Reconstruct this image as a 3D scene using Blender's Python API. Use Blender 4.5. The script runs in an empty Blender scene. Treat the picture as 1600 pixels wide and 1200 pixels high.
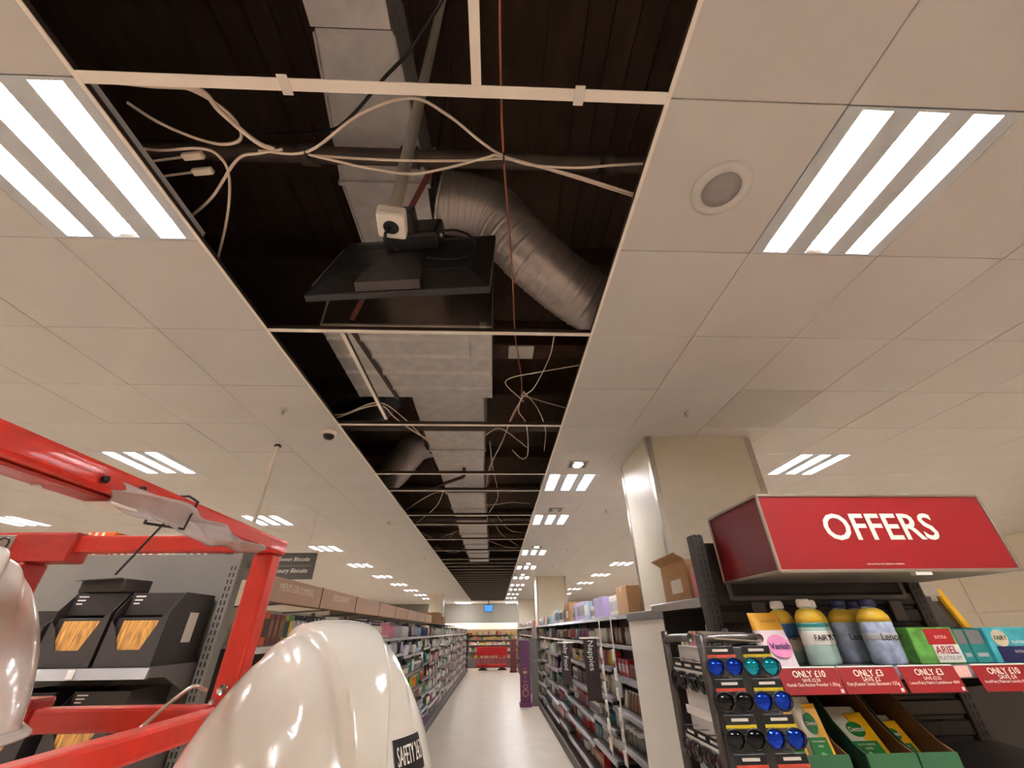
import bpy, bmesh, math, random
from mathutils import Vector, Matrix
random.seed(7)
S = bpy.context.scene
COL = S.collection
PI = math.pi

# ------------------------------------------------------------------ camera, world, exposure
F, PX, PY = 630.0, 800.0, 600.0                      # focal length and centre in a 1600x1200 frame
cy = Vector((772.6 - PX, PY - 986.7, F)).normalized()      # world +Y seen in (right, up, forward)
cx = Vector((1, -.0073, .0328)); cx = (cx - cy * cx.dot(cy)).normalized()
cz = cy.cross(cx)
if cz.y < 0: cz = -cz
right, up, fwd = [Vector((cx[i], cy[i], cz[i])) for i in range(3)]
CAMP = Vector((0, 0, 1.68))
cam_d = bpy.data.cameras.new('camera'); cam = bpy.data.objects.new('camera', cam_d); COL.objects.link(cam)
cam_d.sensor_width = 36; cam_d.lens = F / 1600 * 36; cam_d.clip_start = .02
cam.matrix_world = Matrix(((right.x, up.x, -fwd.x, CAMP.x), (right.y, up.y, -fwd.y, CAMP.y), (right.z, up.z, -fwd.z, CAMP.z), (0, 0, 0, 1)))
S.camera = cam
W = bpy.data.worlds.new('world'); S.world = W; W.use_nodes = True
W.node_tree.nodes['Background'].inputs[0].default_value = (.9, .85, .8, 1)
W.node_tree.nodes['Background'].inputs[1].default_value = .02
S.view_settings.view_transform = 'Standard'; S.view_settings.look = 'None'
S.view_settings.exposure = 1.88; S.view_settings.gamma = 1; S.view_settings.use_curve_mapping = False
S.cycles.diffuse_bounces = 7; S.cycles.max_bounces = 12
LAMP = 40.0                                           # brightness of the fluorescent troughs
ZC = 3.12                                             # ceiling height
ZS = 5.7                                             # underside of the slab over the void

# ------------------------------------------------------------------ materials
def lin(c):
    return tuple(((v / 255) / 12.92 if v / 255 <= .04045 else ((v / 255 + .055) / 1.055) ** 2.4) for v in c)
MATS = {}
def mat(name, rgb, rough=.55, metal=0., var=0., scale=8., bump=0., bscale=60., emit=0., coat=0., alpha=1., stretch=None, trans=0.):
    if name in MATS: return MATS[name]
    m = bpy.data.materials.new(name); m.use_nodes = True; MATS[name] = m
    nt = m.node_tree; b = nt.nodes['Principled BSDF']; c = lin(rgb)
    b.inputs['Base Color'].default_value = (*c, 1); b.inputs['Roughness'].default_value = rough
    b.inputs['Metallic'].default_value = metal; b.inputs['Coat Weight'].default_value = coat
    b.inputs['Alpha'].default_value = alpha; b.inputs['Transmission Weight'].default_value = trans
    if emit: b.inputs['Emission Color'].default_value = (*c, 1); b.inputs['Emission Strength'].default_value = emit
    if var or bump:
        tc = nt.nodes.new('ShaderNodeTexCoord'); mp = nt.nodes.new('ShaderNodeMapping')
        nt.links.new(tc.outputs['Object'], mp.inputs[0])
        if stretch: mp.inputs['Scale'].default_value = stretch
    if var:
        n = nt.nodes.new('ShaderNodeTexNoise'); n.inputs['Scale'].default_value = scale; n.inputs['Detail'].default_value = 6
        r = nt.nodes.new('ShaderNodeValToRGB'); nt.links.new(mp.outputs[0], n.inputs['Vector']); nt.links.new(n.outputs[0], r.inputs[0])
        r.color_ramp.elements[0].position = .3; r.color_ramp.elements[1].position = .7
        r.color_ramp.elements[0].color = (*[v * (1 - var) for v in c], 1); r.color_ramp.elements[1].color = (*[min(1, v * (1 + var)) for v in c], 1)
        nt.links.new(r.outputs[0], b.inputs['Base Color'])
    if bump:
        n2 = nt.nodes.new('ShaderNodeTexNoise'); n2.inputs['Scale'].default_value = bscale
        bp = nt.nodes.new('ShaderNodeBump'); bp.inputs['Strength'].default_value = bump; bp.inputs['Distance'].default_value = .01
        nt.links.new(mp.outputs[0], n2.inputs['Vector']); nt.links.new(n2.outputs[0], bp.inputs['Height']); nt.links.new(bp.outputs[0], b.inputs['Normal'])
    return m
def attr_mat(name, rough=.5):
    m = bpy.data.materials.new(name); m.use_nodes = True
    a = m.node_tree.nodes.new('ShaderNodeAttribute'); a.attribute_name = 'Col'; b = m.node_tree.nodes['Principled BSDF']
    m.node_tree.links.new(a.outputs['Color'], b.inputs['Base Color']); b.inputs['Roughness'].default_value = rough
    return m

tile_m = mat('ceiling tile paint', (205, 200, 195), .85, var=.03, scale=2)
tile_perf = mat('perforated tile', (192, 186, 180), .9, var=.14, scale=260)
tbar_m = mat('white painted steel', (246, 236, 224), .5)
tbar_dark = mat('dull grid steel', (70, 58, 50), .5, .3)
seam_m = mat('tile joint', (168, 158, 148), .9)
slab_m = mat('brown soffit board', (104, 82, 68), .9, var=.18, scale=4, stretch=(2, .5, 1))  # brown board with random lighter and darker streaks
floor_m = mat('beige vinyl floor', (200, 184, 164), .4, var=.05, scale=3, bump=.03, bscale=8)
wall_m = mat('cream wall paint', (224, 214, 196), .7, var=.03)
wallfar_m = mat('grey green wall panel', (116, 112, 102), .6, var=.03)
pillar_m = mat('pale pillar board', (214, 204, 184), .45, var=.02)
steel_m = mat('brushed stainless', (190, 182, 172), .28, 1., var=.06, scale=40)
galv_m = mat('galvanised duct', (196, 190, 186), .45, .35, var=.12, scale=10, bump=.06, bscale=5)
galvshade_m = mat('shadowed galvanised front', (110, 100, 94), .25, .8, var=.2, scale=6)  # shadow on the plenum front face is put into this darker colour
flex_m = mat('flexible foil duct', (176, 164, 158), .34, .55, bump=.12, bscale=18)
pipe_m = mat('dark brown pipe', (74, 62, 54), .6, .2, var=.3)  # dark brown with random mottling
white_cable = mat('white cable', (226, 208, 190), .5)
black_m = mat('black plastic', (20, 19, 19), .38, var=.05)
blackgrille_m = mat('black plastic grille', (30, 32, 31), .5, bump=.3, bscale=500)
copper_m = mat('copper wire', (176, 104, 78), .45, .2)
redsteel = mat('red painted steel', (200, 42, 22), .32, coat=.3, var=.06, scale=12, bump=.12, bscale=45)
redsteel_d = mat('worn red painted steel', (176, 44, 34), .4, coat=.2, var=.15, scale=20, bump=.15, bscale=50)
helmet_m = mat('white helmet plastic', (226, 218, 204), .16, coat=.4)
shelf_m = mat('grey shelf steel', (112, 106, 104), .45, .3)
shelfdk_m = mat('dark grey shelf steel', (66, 60, 56), .5, .2)
shelfback_m = mat('mid grey back panel', (124, 117, 108), .6, var=.03)
gbk_m = mat('pale gondola back panel', (196, 192, 178), .6)
rail_m = mat('clear ticket rail', (176, 172, 172), .22, .35)
ticket_m = mat('white ticket', (236, 228, 220), .6)
card_m = mat('brown cardboard', (176, 136, 96), .8, var=.08, scale=20)
carddk_m = mat('dark brown card', (112, 72, 34), .85, var=.1)
board_m = mat('tan header board', (202, 166, 144), .6, var=.04)
boardtxt_m = mat('pale board lettering', (250, 238, 226), .6)
signred_m = mat('offer sign red', (146, 22, 28), .38, coat=.15)
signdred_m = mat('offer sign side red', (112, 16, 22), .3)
alu_m = mat('aluminium edge', (170, 158, 144), .35, .7)
cream_m = mat('cream lettering', (255, 244, 226), .5)
darkbox_m = mat('charcoal carton', (58, 50, 47), .6)
darkbox2_m = mat('charcoal print', (44, 38, 36), .45)
cracker_m = mat('golden cracker', (196, 140, 72), .7, var=.62, scale=70, stretch=(1.6, 1, .22))
stick_m = mat('pink bread stick print', (214, 140, 104), .7, var=.5, scale=60)
paper_m = mat('white paper', (232, 224, 214), .7)
poly_m = mat('cloudy polythene', (206, 198, 194), .25, alpha=.6, bump=.5, bscale=30)
lamp_m = mat('lit fluorescent trough', (250, 250, 255), .5, emit=LAMP)
refl_m = mat('white reflector', (244, 242, 236), .3)
housing_m = mat('light housing', (196, 200, 204), .5)
screen_m = mat('lit blue screen', (70, 140, 214), .3, emit=.35, var=.5, scale=4)
plum_m = mat('plum banner', (92, 34, 78), .5)
dkred_m = mat('dark red banner', (104, 30, 30), .5)
barrier_m = mat('red plastic barrier', (196, 22, 26), .4)
rubber_m = mat('dark rubber', (60, 44, 34), .8)
chill_m = mat('cream chiller cabinet', (228, 214, 190), .4)
chillit_m = mat('lit chiller header', (240, 222, 194), .5, emit=.16)

PAL = {'white': (226, 222, 214), 'cream': (222, 206, 176), 'pink': (214, 130, 150), 'red': (176, 34, 40), 'navy': (36, 40, 84),
       'blue': (70, 110, 170), 'teal': (44, 134, 130), 'green': (78, 136, 66), 'lime': (158, 176, 60), 'yellow': (226, 182, 40),
       'orange': (222, 96, 30), 'maroon': (112, 34, 34), 'purple': (120, 54, 128), 'lilac': (176, 158, 204), 'black': (30, 28, 30),
       'grey': (128, 124, 122), 'brown': (128, 88, 58), 'silver': (176, 176, 178), 'pale blue': (158, 184, 206), 'magenta': (186, 40, 120)}
PM = {k: mat('product ' + k, v, .35) for k, v in PAL.items()}

# ------------------------------------------------------------------ lettering, made once in the empty scene
TEXTS = ["OFFERS", "Selected lines only. Subject to availability", "ONLY £10", "ONLY £3", "SAVE £2.50", "SAVE £2", "SAVE £3.25", "SAVE £4",
         "Vanish Oxi Action Powder 1.35kg", "Fairy/Lenor Scent Boosters 155g", "Lenor/Fairy Fabric Conditioner 40W", "Ariel/Fairy Platinum Laundry Pods 38W",
         "SAFETY 24:7", "Sweet Biscuits", "Savoury Biscuits", "MEN'S GROOMING", "DEODORANTS", "Nappies", "Baby Food", "Vanish", "LARGE PACK", "FAIRY", "Lenor",
         "ARIEL", "PLATINUM", "EXTRA", "PLATINUM+", "EXTRA HYGIENE", "Dettol", "MULTI SURFACE", "WIPES", "10x", "3x"]
TM = {}
def make_texts():
    tmp = []
    for t in TEXTS:
        cu = bpy.data.curves.new('lettering', 'FONT'); cu.body = t; cu.size = 1; cu.extrude = .004; cu.resolution_u = 3
        cu.align_x = 'CENTER'; cu.align_y = 'CENTER'
        if t in ('OFFERS', 'ONLY £10', 'ONLY £3', 'FAIRY', 'ARIEL', 'Vanish', 'Dettol', 'Sweet Biscuits', 'Savoury Biscuits'): cu.offset = .014
        if 'Biscuits' in t: cu.shear = .2
        o = bpy.data.objects.new('lettering', cu); COL.objects.link(o); tmp.append((t, o))
    dg = bpy.context.evaluated_depsgraph_get(); dg.update()
    for t, o in tmp:
        me = bpy.data.meshes.new_from_object(o.evaluated_get(dg)); xs = [v.co.x for v in me.vertices]
        TM[t] = (me, max(xs) - min(xs))
    for t, o in tmp:
        cu = o.data; bpy.data.objects.remove(o); bpy.data.curves.remove(cu)
make_texts()

# ------------------------------------------------------------------ mesh builder
class MB:
    def __init__(s): s.v = []; s.f = []; s.mi = []; s.sm = []; s.m = 0; s.s = False
    def add(s, vs, fs):
        k = len(s.v); s.v += [Vector(v) for v in vs]
        for f in fs: s.f.append([i + k for i in f]); s.mi.append(s.m); s.sm.append(s.s)
        return s
    def box(s, a, b, ch=0.):
        x0, y0, z0 = a; x1, y1, z1 = b
        if ch <= 0:
            return s.add([(x0, y0, z0), (x1, y0, z0), (x1, y1, z0), (x0, y1, z0), (x0, y0, z1), (x1, y0, z1), (x1, y1, z1), (x0, y1, z1)],
                         [(0, 3, 2, 1), (4, 5, 6, 7), (0, 1, 5, 4), (1, 2, 6, 5), (2, 3, 7, 6), (3, 0, 4, 7)])
        bm = bmesh.new(); bmesh.ops.create_cube(bm, size=1)
        bmesh.ops.transform(bm, matrix=Matrix.Translation(((x0 + x1) / 2, (y0 + y1) / 2, (z0 + z1) / 2)) @ Matrix.Diagonal((x1 - x0, y1 - y0, z1 - z0, 1)), verts=bm.verts)
        bmesh.ops.bevel(bm, geom=list(bm.edges), offset=ch, segments=2 if ch > .004 else 1, profile=.6, affect='EDGES')
        bm.verts.index_update(); s.add([v.co.copy() for v in bm.verts], [[v.index for v in f.verts] for f in bm.faces]); bm.free()
        return s
    def bar(s, p, q, w, h=None, upv=(0, 0, 1), ch=.003):
        p, q = Vector(p), Vector(q); d = q - p; L = d.length; d.normalize(); h = h or w
        u = Vector(upv); 
        if abs(u.dot(d)) > .95: u = Vector((0, 1, 0))
        a = d.cross(u).normalized(); u = a.cross(d)
        t = MB(); t.box((-w / 2, 0, -h / 2), (w / 2, L, h / 2), ch)
        return s.add([p + a * v.x + d * v.y + u * v.z for v in t.v], t.f)
    def tube(s, pts, r, n=8, cap=True, closed=False):
        pts = [Vector(p) for p in pts]; sm = s.s; s.s = True; vs = []; N = len(pts)
        rr = r if isinstance(r, (list, tuple)) else [r] * N
        ref = None
        for i, p in enumerate(pts):
            d = (pts[min(i + 1, N - 1)] - pts[max(i - 1, 0)]).normalized()
            if ref is None:
                ref = Vector((0, 0, 1)) if abs(d.z) < .9 else Vector((1, 0, 0))
            a = d.cross(ref).normalized(); ref = a.cross(d).normalized()
            for k in range(n):
                t = 2 * PI * k / n; vs.append(p + (a * math.cos(t) + ref * math.sin(t)) * rr[i])
        fs = [(i * n + k, i * n + (k + 1) % n, (i + 1) * n + (k + 1) % n, (i + 1) * n + k) for i in range(N - 1) for k in range(n)]
        if cap: fs += [list(range(n)), [(N - 1) * n + k for k in reversed(range(n))]]
        s.add(vs, fs); s.s = sm; return s
    def lathe(s, prof, n=16, c=(0, 0, 0), sx=1, sy=1):
        sm = s.s; s.s = True; vs = []
        for r, z in prof:
            for k in range(n):
                t = 2 * PI * k / n; vs.append((c[0] + r * sx * math.cos(t), c[1] + r * sy * math.sin(t), c[2] + z))
        N = len(prof)
        fs = [(i * n + k, i * n + (k + 1) % n, (i + 1) * n + (k + 1) % n, (i + 1) * n + k) for i in range(N - 1) for k in range(n)]
        fs += [list(reversed(range(n))), [(N - 1) * n + k for k in range(n)]]
        s.add(vs, fs); s.s = sm; return s
    def prism(s, poly, d, off=(0, 0, 0)):
        n = len(poly); d = Vector(d); P = [Vector(p) + Vector(off) for p in poly]
        return s.add(P + [p + d for p in P], [list(range(n))[::-1], [i + n for i in range(n)]] + [(i, (i + 1) % n, (i + 1) % n + n, i + n) for i in range(n)])
    def grid(s, fn, nu, nv, cu=False):
        sm = s.s; s.s = True
        vs = [fn(i / nu, j / nv) for j in range(nv + 1) for i in range(nu if cu else nu + 1)]
        w = nu if cu else nu + 1
        fs = [(j * w + i, j * w + (i + 1) % w, (j + 1) * w + (i + 1) % w, (j + 1) * w + i) for j in range(nv) for i in range(nu)]
        s.add(vs, fs); s.s = sm; return s
    def xf(s, M_):
        s.v = [M_ @ v for v in s.v]; return s
    def mesh(s, name, off=None):
        me = bpy.data.meshes.new(name); o = off or Vector()
        me.from_pydata([v - o for v in s.v], [], s.f); me.polygons.foreach_set('material_index', s.mi); me.polygons.foreach_set('use_smooth', s.sm)
        me.update(); return me

ORG = {}
def thing(name, label, cat, loc=(0, 0, 0), rz=0., group=None):
    o = bpy.data.objects.new(name, None); COL.objects.link(o); o.location = loc; o.rotation_euler = (0, 0, rz); o.empty_display_size = .05
    o['label'] = label; o['category'] = cat
    if group: o['group'] = group
    ORG[o.name] = Vector(loc); return o
def tag(o, label, cat, group=None):
    o['label'] = label; o['category'] = cat
    if group: o['group'] = group
    return o
def setm(o, mats):
    mats = mats if isinstance(mats, (list, tuple)) else [mats]
    for m in mats: o.data.materials.append(m)
def obj(name, b, mats, parent=None, local=False, kind=None, label=None):
    """one mesh object; vertices are world coordinates unless local (then in the parent's own frame)"""
    if parent is None:
        lo = Vector([min(v[i] for v in b.v) for i in range(3)]); hi = Vector([max(v[i] for v in b.v) for i in range(3)])
        off = Vector(((lo.x + hi.x) / 2, (lo.y + hi.y) / 2, lo.z))
    else: off = Vector() if local else ORG.get(parent.name, Vector())
    o = bpy.data.objects.new(name, b.mesh(name, off)); COL.objects.link(o); setm(o, mats)
    if parent is None: o.location = off; ORG[o.name] = off.copy()
    else: o.parent = parent; ORG[o.name] = ORG.get(parent.name, Vector()) if not local else Vector()
    if kind: o['kind'] = kind
    if label: o['label'] = label
    return o
def struct(name, b, mats, parent=None): return obj(name, b, mats, parent, kind='structure')
def text(t, size, pos, xdir, ydir, m, parent, name='lettering', width=None):
    me, w = TM[t]
    if width: size = width / w
    x = Vector(xdir).normalized(); y = Vector(ydir).normalized(); n = x.cross(y)
    o = bpy.data.objects.new(name, me.copy()); COL.objects.link(o); o.data.materials.clear(); o.data.materials.append(m)
    p = Vector(pos) - ORG.get(parent.name, Vector()) if parent else Vector(pos)
    o.matrix_local = Matrix(((x.x * size, y.x * size, n.x * size, p.x), (x.y * size, y.y * size, n.y * size, p.y), (x.z * size, y.z * size, n.z * size, p.z), (0, 0, 0, 1)))
    if parent: o.parent = parent
    return o
def copy_tree(root, loc, rz=0., label=None, group=None):
    r = root.copy(); COL.objects.link(r); r.location = loc; r.rotation_euler = (0, 0, rz); ORG[r.name] = Vector(loc)
    if label: r['label'] = label
    if group: r['group'] = group
    for ch in list(root.children):
        c = ch.copy(); COL.objects.link(c); c.parent = r
        for g in ch.children:
            d = g.copy(); COL.objects.link(d); d.parent = c
    return r
def B(*a, **k): return MB().box(*a, **k)
def smooth_path(pts, n=6):
    P = [Vector(p) for p in pts]; P = [P[0] * 2 - P[1]] + P + [P[-1] * 2 - P[-2]]; out = []
    for i in range(1, len(P) - 2):
        a, b, c, d = P[i - 1:i + 3]
        for k in range(n):
            t = k / n; out.append(.5 * ((2 * b) + (c - a) * t + (2 * a - 5 * b + 4 * c - d) * t * t + (3 * b - a - 3 * c + d) * t ** 3))
    out.append(P[-2]); return out

# ================================================================== THE SETTING
XL, XR, YB, YF = -9.67, 9.53, -3.6, 27.6
SL, SR, SY0, SY1 = -1.27, .53, -1.2, 25.0              # the strip of ceiling that has been taken out
struct('floor', B((XL, YB, -.1), (XR, YF, 0)), floor_m)
struct('wall_left', B((XL - .1, YB, 0), (XL, YF, ZS)), wall_m)
wr = struct('wall_right', B((XR, YB, 0), (XR + .1, YF, ZS)), wall_m)
struct('wall_back', B((XL, YB - .1, 0), (XR, YB, ZS)), wall_m)
wf = struct('wall_far', B((XL, YF, 0), (XR, YF + .1, ZS)), wallfar_m)
for i in range(9):
    obj('wall_panel', B((XL + 1.9 * i + .004, YF - .02, .1), (XL + 1.9 * i + 1.892, YF - .001, ZC - .02), .003), wallfar_m, wf)
for i in range(10):
    obj('wall_panel', B((XR - .02, YB + 3.1 * i + .006, 1.9), (XR - .001, YB + 3.1 * i + 3.09, ZC - .02), .004), wall_m, wr)
    obj('wall_panel', B((XR - .02, YB + 3.1 * i + .006, .12), (XR - .001, YB + 3.1 * i + 3.09, 1.88), .004), wall_m, wr)
slab = struct('roof_slab', B((XL, YB, ZS), (XR, YF, ZS + .1)), slab_m)
x = -2.4
while x < 1.9:
    w = random.choice((.2, .24, .3))
    obj('plank', B((x + .006, YB + 1, ZS - .03 - random.uniform(0, .012)), (x + w - .006, 12.5, ZS - .002)), slab_m, slab); x += w
bm_ = MB()
for yb in (3.3, 6.4, 9.5, 12.6, 15.7, 18.8, 22): bm_.box((XL + .01, yb, ZS - .32), (XR - .01, yb + .22, ZS - .001))
struct('roof_beams', bm_, slab_m)

# ceiling: backing with the open strip left out, tiles hung under it
cb = MB()
cb.box((XL, YB, ZC + .06), (SL - .3, YF, ZC + .075)); cb.box((SR + .3, YB, ZC + .06), (XR, YF, ZC + .075)); cb.box((SL, SY1, ZC + .06), (SR, YF, ZC + .075)); cb.box((SL, YB, ZC + .06), (SR, SY0, ZC + .075))
ceil = struct('ceiling', cb, seam_m)
LIGHTS = {}
def lt(col, row, **k): LIGHTS[(round(col, 2), round(row, 2))] = k
lt(1.13, .6); lt(-1.87, .6)
for r in (4.2, 6.0, 9.0, 11.4, 13.8, 16.2, 18.0, 20.4, 22.8): lt(.53, r)
for k in range(9): lt(-3.67, 3.6 + 2.4 * k)
for k in range(10): lt(-7.27, 1.2 + 2.4 * k)
for k in range(9): lt(2.93, 3.6 + 2.4 * k)
for k in range(9): lt(5.93, 1.2 + 2.4 * k)  # row added out of sight to raise the bounce onto the ceiling
lt(-3.67, 1.2)  # fitting added beyond the left edge of view for more bounce
for c in (-7.27, -5.47, -3.67, -1.87, 1.13, 2.93, 5.93): lt(c, -1.8)  # unseen fittings added behind the camera to strengthen the bounce light
tm = MB().box((-.2985, -.2985, 0), (.2985, .2985, .016), .002).mesh('ceiling_tile'); tm.materials.append(tile_m)
tiles = []; cols = [SL - .6 * (i + 1) for i in range(14)] + [SR + .6 * i for i in range(15)]
rows = [-3.6 + .6 * i for i in range(52)]
def inpillar(x, y): return False
for x in cols:
    for y in rows:
        if (round(x, 2), round(y, 2)) in LIGHTS: continue
        tiles.append((x + .3, y + .3))
for y in rows:
    if y >= SY1 - .05 or y < SY0 - .55:
        for k in range(3): tiles.append((SL + .3 + .6 * k, y + .3))
def score(t):
    d = Vector((t[0], t[1], ZC)) - CAMP; f = d.dot(fwd)
    if f < .3: return 99
    px, py = d.dot(right) / f * F, d.dot(up) / f * F
    return d.length + (50 if abs(px) > 900 or abs(py) > 720 else 0)
tiles.sort(key=score)
for i, (x, y) in enumerate(tiles[:296]):
    o = bpy.data.objects.new('ceiling_tile', tm); COL.objects.link(o); o.parent = ceil
    o.location = Vector((x, y, ZC + random.uniform(-.0008, .0012))) - ORG['ceiling']; o.rotation_euler = (random.uniform(-.0015, .0015), random.uniform(-.0015, .0015), 0)
    if abs(x - 2.03) < .05 and abs(y - 2.7) < .05:
        o.material_slots[0].link = 'OBJECT'; o.material_slots[0].material = tile_perf
ft = MB()
for x, y in tiles[296:]: ft.box((x - .2985, y - .2985, ZC), (x + .2985, y + .2985, ZC + .016))
obj('ceiling_tiles', ft, tile_m, ceil, kind='stuff')

# T-bars across the open strip
def tbar(y, w=.026, x0=SL, x1=SR):
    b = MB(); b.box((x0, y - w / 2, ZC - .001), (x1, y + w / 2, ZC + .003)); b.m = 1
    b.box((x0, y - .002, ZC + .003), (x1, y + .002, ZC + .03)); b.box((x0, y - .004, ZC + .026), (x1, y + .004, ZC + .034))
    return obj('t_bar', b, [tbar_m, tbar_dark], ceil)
b1 = tbar(.6, .034)
for y in (-.6, 1.8, 3., 4.2, 4.8, 6., 6.6, 7.8, 9., 10.2, 10.8): tbar(y)
y = 11.4
while y < SY1: tbar(y); y += .6
for px, dy in ((-.66, .004), (.25, .004)):
    obj('clip', B((px - .016, .6 - .028, ZC - .004), (px + .016, .6 + .028, ZC - .001), .001), paper_m, b1)
b = MB(); b.box((-.088, -.58, ZC - .001), (-.058, .585, ZC + .003)); b.m = 1; b.box((-.075, -.58, ZC + .003), (-.071, .585, ZC + .04)); obj('t_bar', b, [tbar_m, tbar_dark], ceil)
b = MB(); b.box((-.885, 1.82, ZC - .001), (-.862, 2.9, ZC + .003)); b.m = 1; b.box((-.876, 1.82, ZC + .003), (-.871, 2.9, ZC + .04)); obj('t_bar', b, [tbar_m, tbar_dark], ceil)
for n, x in ((1, SL), (2, SR)):
    s_ = -1 if n == 1 else 1
    b = MB(); b.box((min(x, x + s_ * .014), SY0, ZC - .002), (max(x, x + s_ * .014), SY1, ZC + .002)); b.m = 1; b.box((x - .0015, SY0, ZC + .002), (x + .0015, SY1, ZC + .02))
    struct('trim_%d' % n, b, [tbar_m, tbar_dark])

# ------------------------------------------------------------------ ceiling luminaires
def make_light():
    t = thing('ceiling_light', 'x', 'ceiling light', (0, 0, 0))
    xs = (-.19, 0, .19); w = .052
    h = MB()
    edges = [-.298] + [v for c in xs for v in (c - w, c + w)] + [.298]
    for i in range(0, 8, 2): h.box((edges[i], -.298, 0), (edges[i + 1], .298, .004))
    for c in xs:
        h.box((c - w, -.298, 0), (c + w, -.288, .004)); h.box((c - w, .288, 0), (c + w, .298, .004))
    h.box((-.298, -.298, .046), (.298, .298, .05))
    for a in (-.298, .294): h.box((a, -.298, .004), (a + .004, .298, .046)); h.box((-.298, a, .004), (.298, a + .004, .046))
    obj('housing', h, housing_m, t, local=True)
    for c in xs:
        r = MB()
        r.prism([(c - w, -.288, .004), (c - w + .03, -.27, .044), (c - w + .03, .27, .044), (c - w, .288, .004)], (-.001, 0, .001))
        r.prism([(c + w, -.288, .004), (c + w - .03, -.27, .044), (c + w - .03, .27, .044), (c + w, .288, .004)], (.001, 0, .001))
        for s_ in (-1, 1): r.prism([(c - w, s_ * .288, .004), (c - w + .03, s_ * .27, .044), (c + w - .03, s_ * .27, .044), (c + w, s_ * .288, .004)], (0, s_ * .001, .001))
        rf = obj('reflector', r, refl_m, t, local=True)
        e = MB(); e.box((c - .024, -.27, .036), (c + .024, .27, .043)); obj('tube', e, lamp_m, rf, local=True)
    f = MB()
    for k in range(22):
        yy = -.275 + .55 * k / 21
        f.prism([(-.05, yy, .004), (.05, yy, .004), (.03, yy + .004, .022), (-.03, yy + .004, .022)], (0, .0012, 0))
    obj('louvre', f, refl_m, t, local=True)
    return t
proto = None
def light_label(x, y):
    side = {1.13: 'above the round ceiling speaker', -1.87: 'at the upper left beside the open void', .53: 'in the row along the right edge of the open void',
            -3.67: 'in the long row over the left shelving', -7.27: 'in the far left row past the red frame', 2.93: 'in the row right of the pillar', 5.93: 'in an added unseen row at the outer right', -5.47: 'behind the viewer'}[x]
    sz = 'large bright' if y < 2 else 'bright'
    return side, sz
cnt = {}
for (x, y), k in sorted(LIGHTS.items()):
    cnt.setdefault(x, []).append(y)
ORD = ['nearest', 'second', 'third', 'fourth', 'fifth', 'sixth', 'seventh', 'eighth', 'ninth', 'tenth', 'eleventh', 'twelfth', 'thirteenth', 'fourteenth', 'fifteenth']
for x, ys in cnt.items():
    for i, y in enumerate([v for v in sorted(ys)]):
        side, sz = light_label(x, y)
        inview = [v for v in sorted(ys) if v > .3]
        lab = 'three-trough fluorescent ceiling light %s, %s' % (side, (ORD[inview.index(y)] if y in inview else 'added unseen behind the camera'))
        loc = (x + .3, y + .3, ZC - .001)
        if proto is None: proto = make_light(); proto.location = loc; ORG[proto.name] = Vector(loc); proto['label'] = lab; proto['group'] = 'fluorescent ceiling lights'
        else: copy_tree(proto, loc, 0, lab, 'fluorescent ceiling lights')
for i, (xa, xb, wd) in enumerate(((-2.2, -1.35, 'left'), (.65, 1.25, 'right'))):
    t = thing('strip_light', 'single long strip light near the far wall, %s of the open void' % wd, 'strip light', (xa, 26.2, ZC - .05))
    obj('housing', B((xa, 26.2, ZC - .02), (xb, 26.4, ZC)), housing_m, t); obj('tube', B((xa + .02, 26.22, ZC - .05), (xb - .02, 26.38, ZC - .02), .01), lamp_m, t)
# small square spotlights between them
spot_face = mat('lit spot lens', (255, 248, 230), .4, emit=9.)
for i, (y, lit) in enumerate(((3.9, 1), (5.68, 0), (8.6, 1), (10.92, 1), (13.2, 1))):
    t = thing('square_downlight', 'square recessed twin-beam spotlight, %s along the right edge of the void' % ORD[i], 'spotlight', (.83, y, ZC - .006), group='square spotlights')
    b = MB()
    for a in ((-.1, -.1, .1, -.085), (-.1, .085, .1, .1), (-.1, -.085, -.085, .085), (.085, -.085, .1, .085)): b.box((a[0], a[1], 0), (a[2], a[3], .006))
    obj('frame', b, alu_m, t, local=True); obj('well', B((-.085, -.085, .003), (.085, .085, .0055)), black_m, t, local=True)
    obj('lens', MB().lathe([(.0, -.012), (.035, -.01), (.045, -.002), (.045, .002)], 16, (.0, .025, .003)), spot_face if lit else steel_m, t, local=True)
    obj('bracket', MB().bar((-.04, -.06, .0), (.05, -.02, -.004), .02, .006), spot_face if lit else steel_m, t, local=True)
# round speaker, sprinklers, dome camera
t = thing('ceiling_speaker', 'round white ceiling speaker with grey mesh grille beside the void', 'speaker', (.852, .9, ZC - .008))
obj('rim', MB().lathe([(.072, .002), (.075, -.004), (.1, -.002), (.112, .006), (.112, .008), (.072, .008)], 40), tile_m, t, local=True)
obj('grille', MB().lathe([(.0, -.003), (.04, -.002), (.073, .002), (.073, .006)], 40), mat('grey speaker mesh', (152, 146, 142), .7, var=.12, scale=400), t, local=True)
def sprinkler(x, y, lab):
    t = thing('fire_sprinkler', lab, 'sprinkler', (x, y, ZC - .045), group='sprinkler heads')
    obj('rose', MB().lathe([(.032, .045), (.03, .041), (.012, .038)], 16), tile_m, t, local=True)
    b = MB().lathe([(.009, .045), (.009, .028), (.005, .02), (.004, .008)], 10); b.tube([(-.008, 0, .028), (-.013, 0, .016), (0, 0, .006), (.013, 0, .016), (.008, 0, .028)], .002, 6)
    obj('nozzle', b, steel_m, t, local=True); obj('deflector', MB().lathe([(.003, .006), (.015, .003), (.015, .001), (.002, 0)], 12), steel_m, t, local=True)
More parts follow.
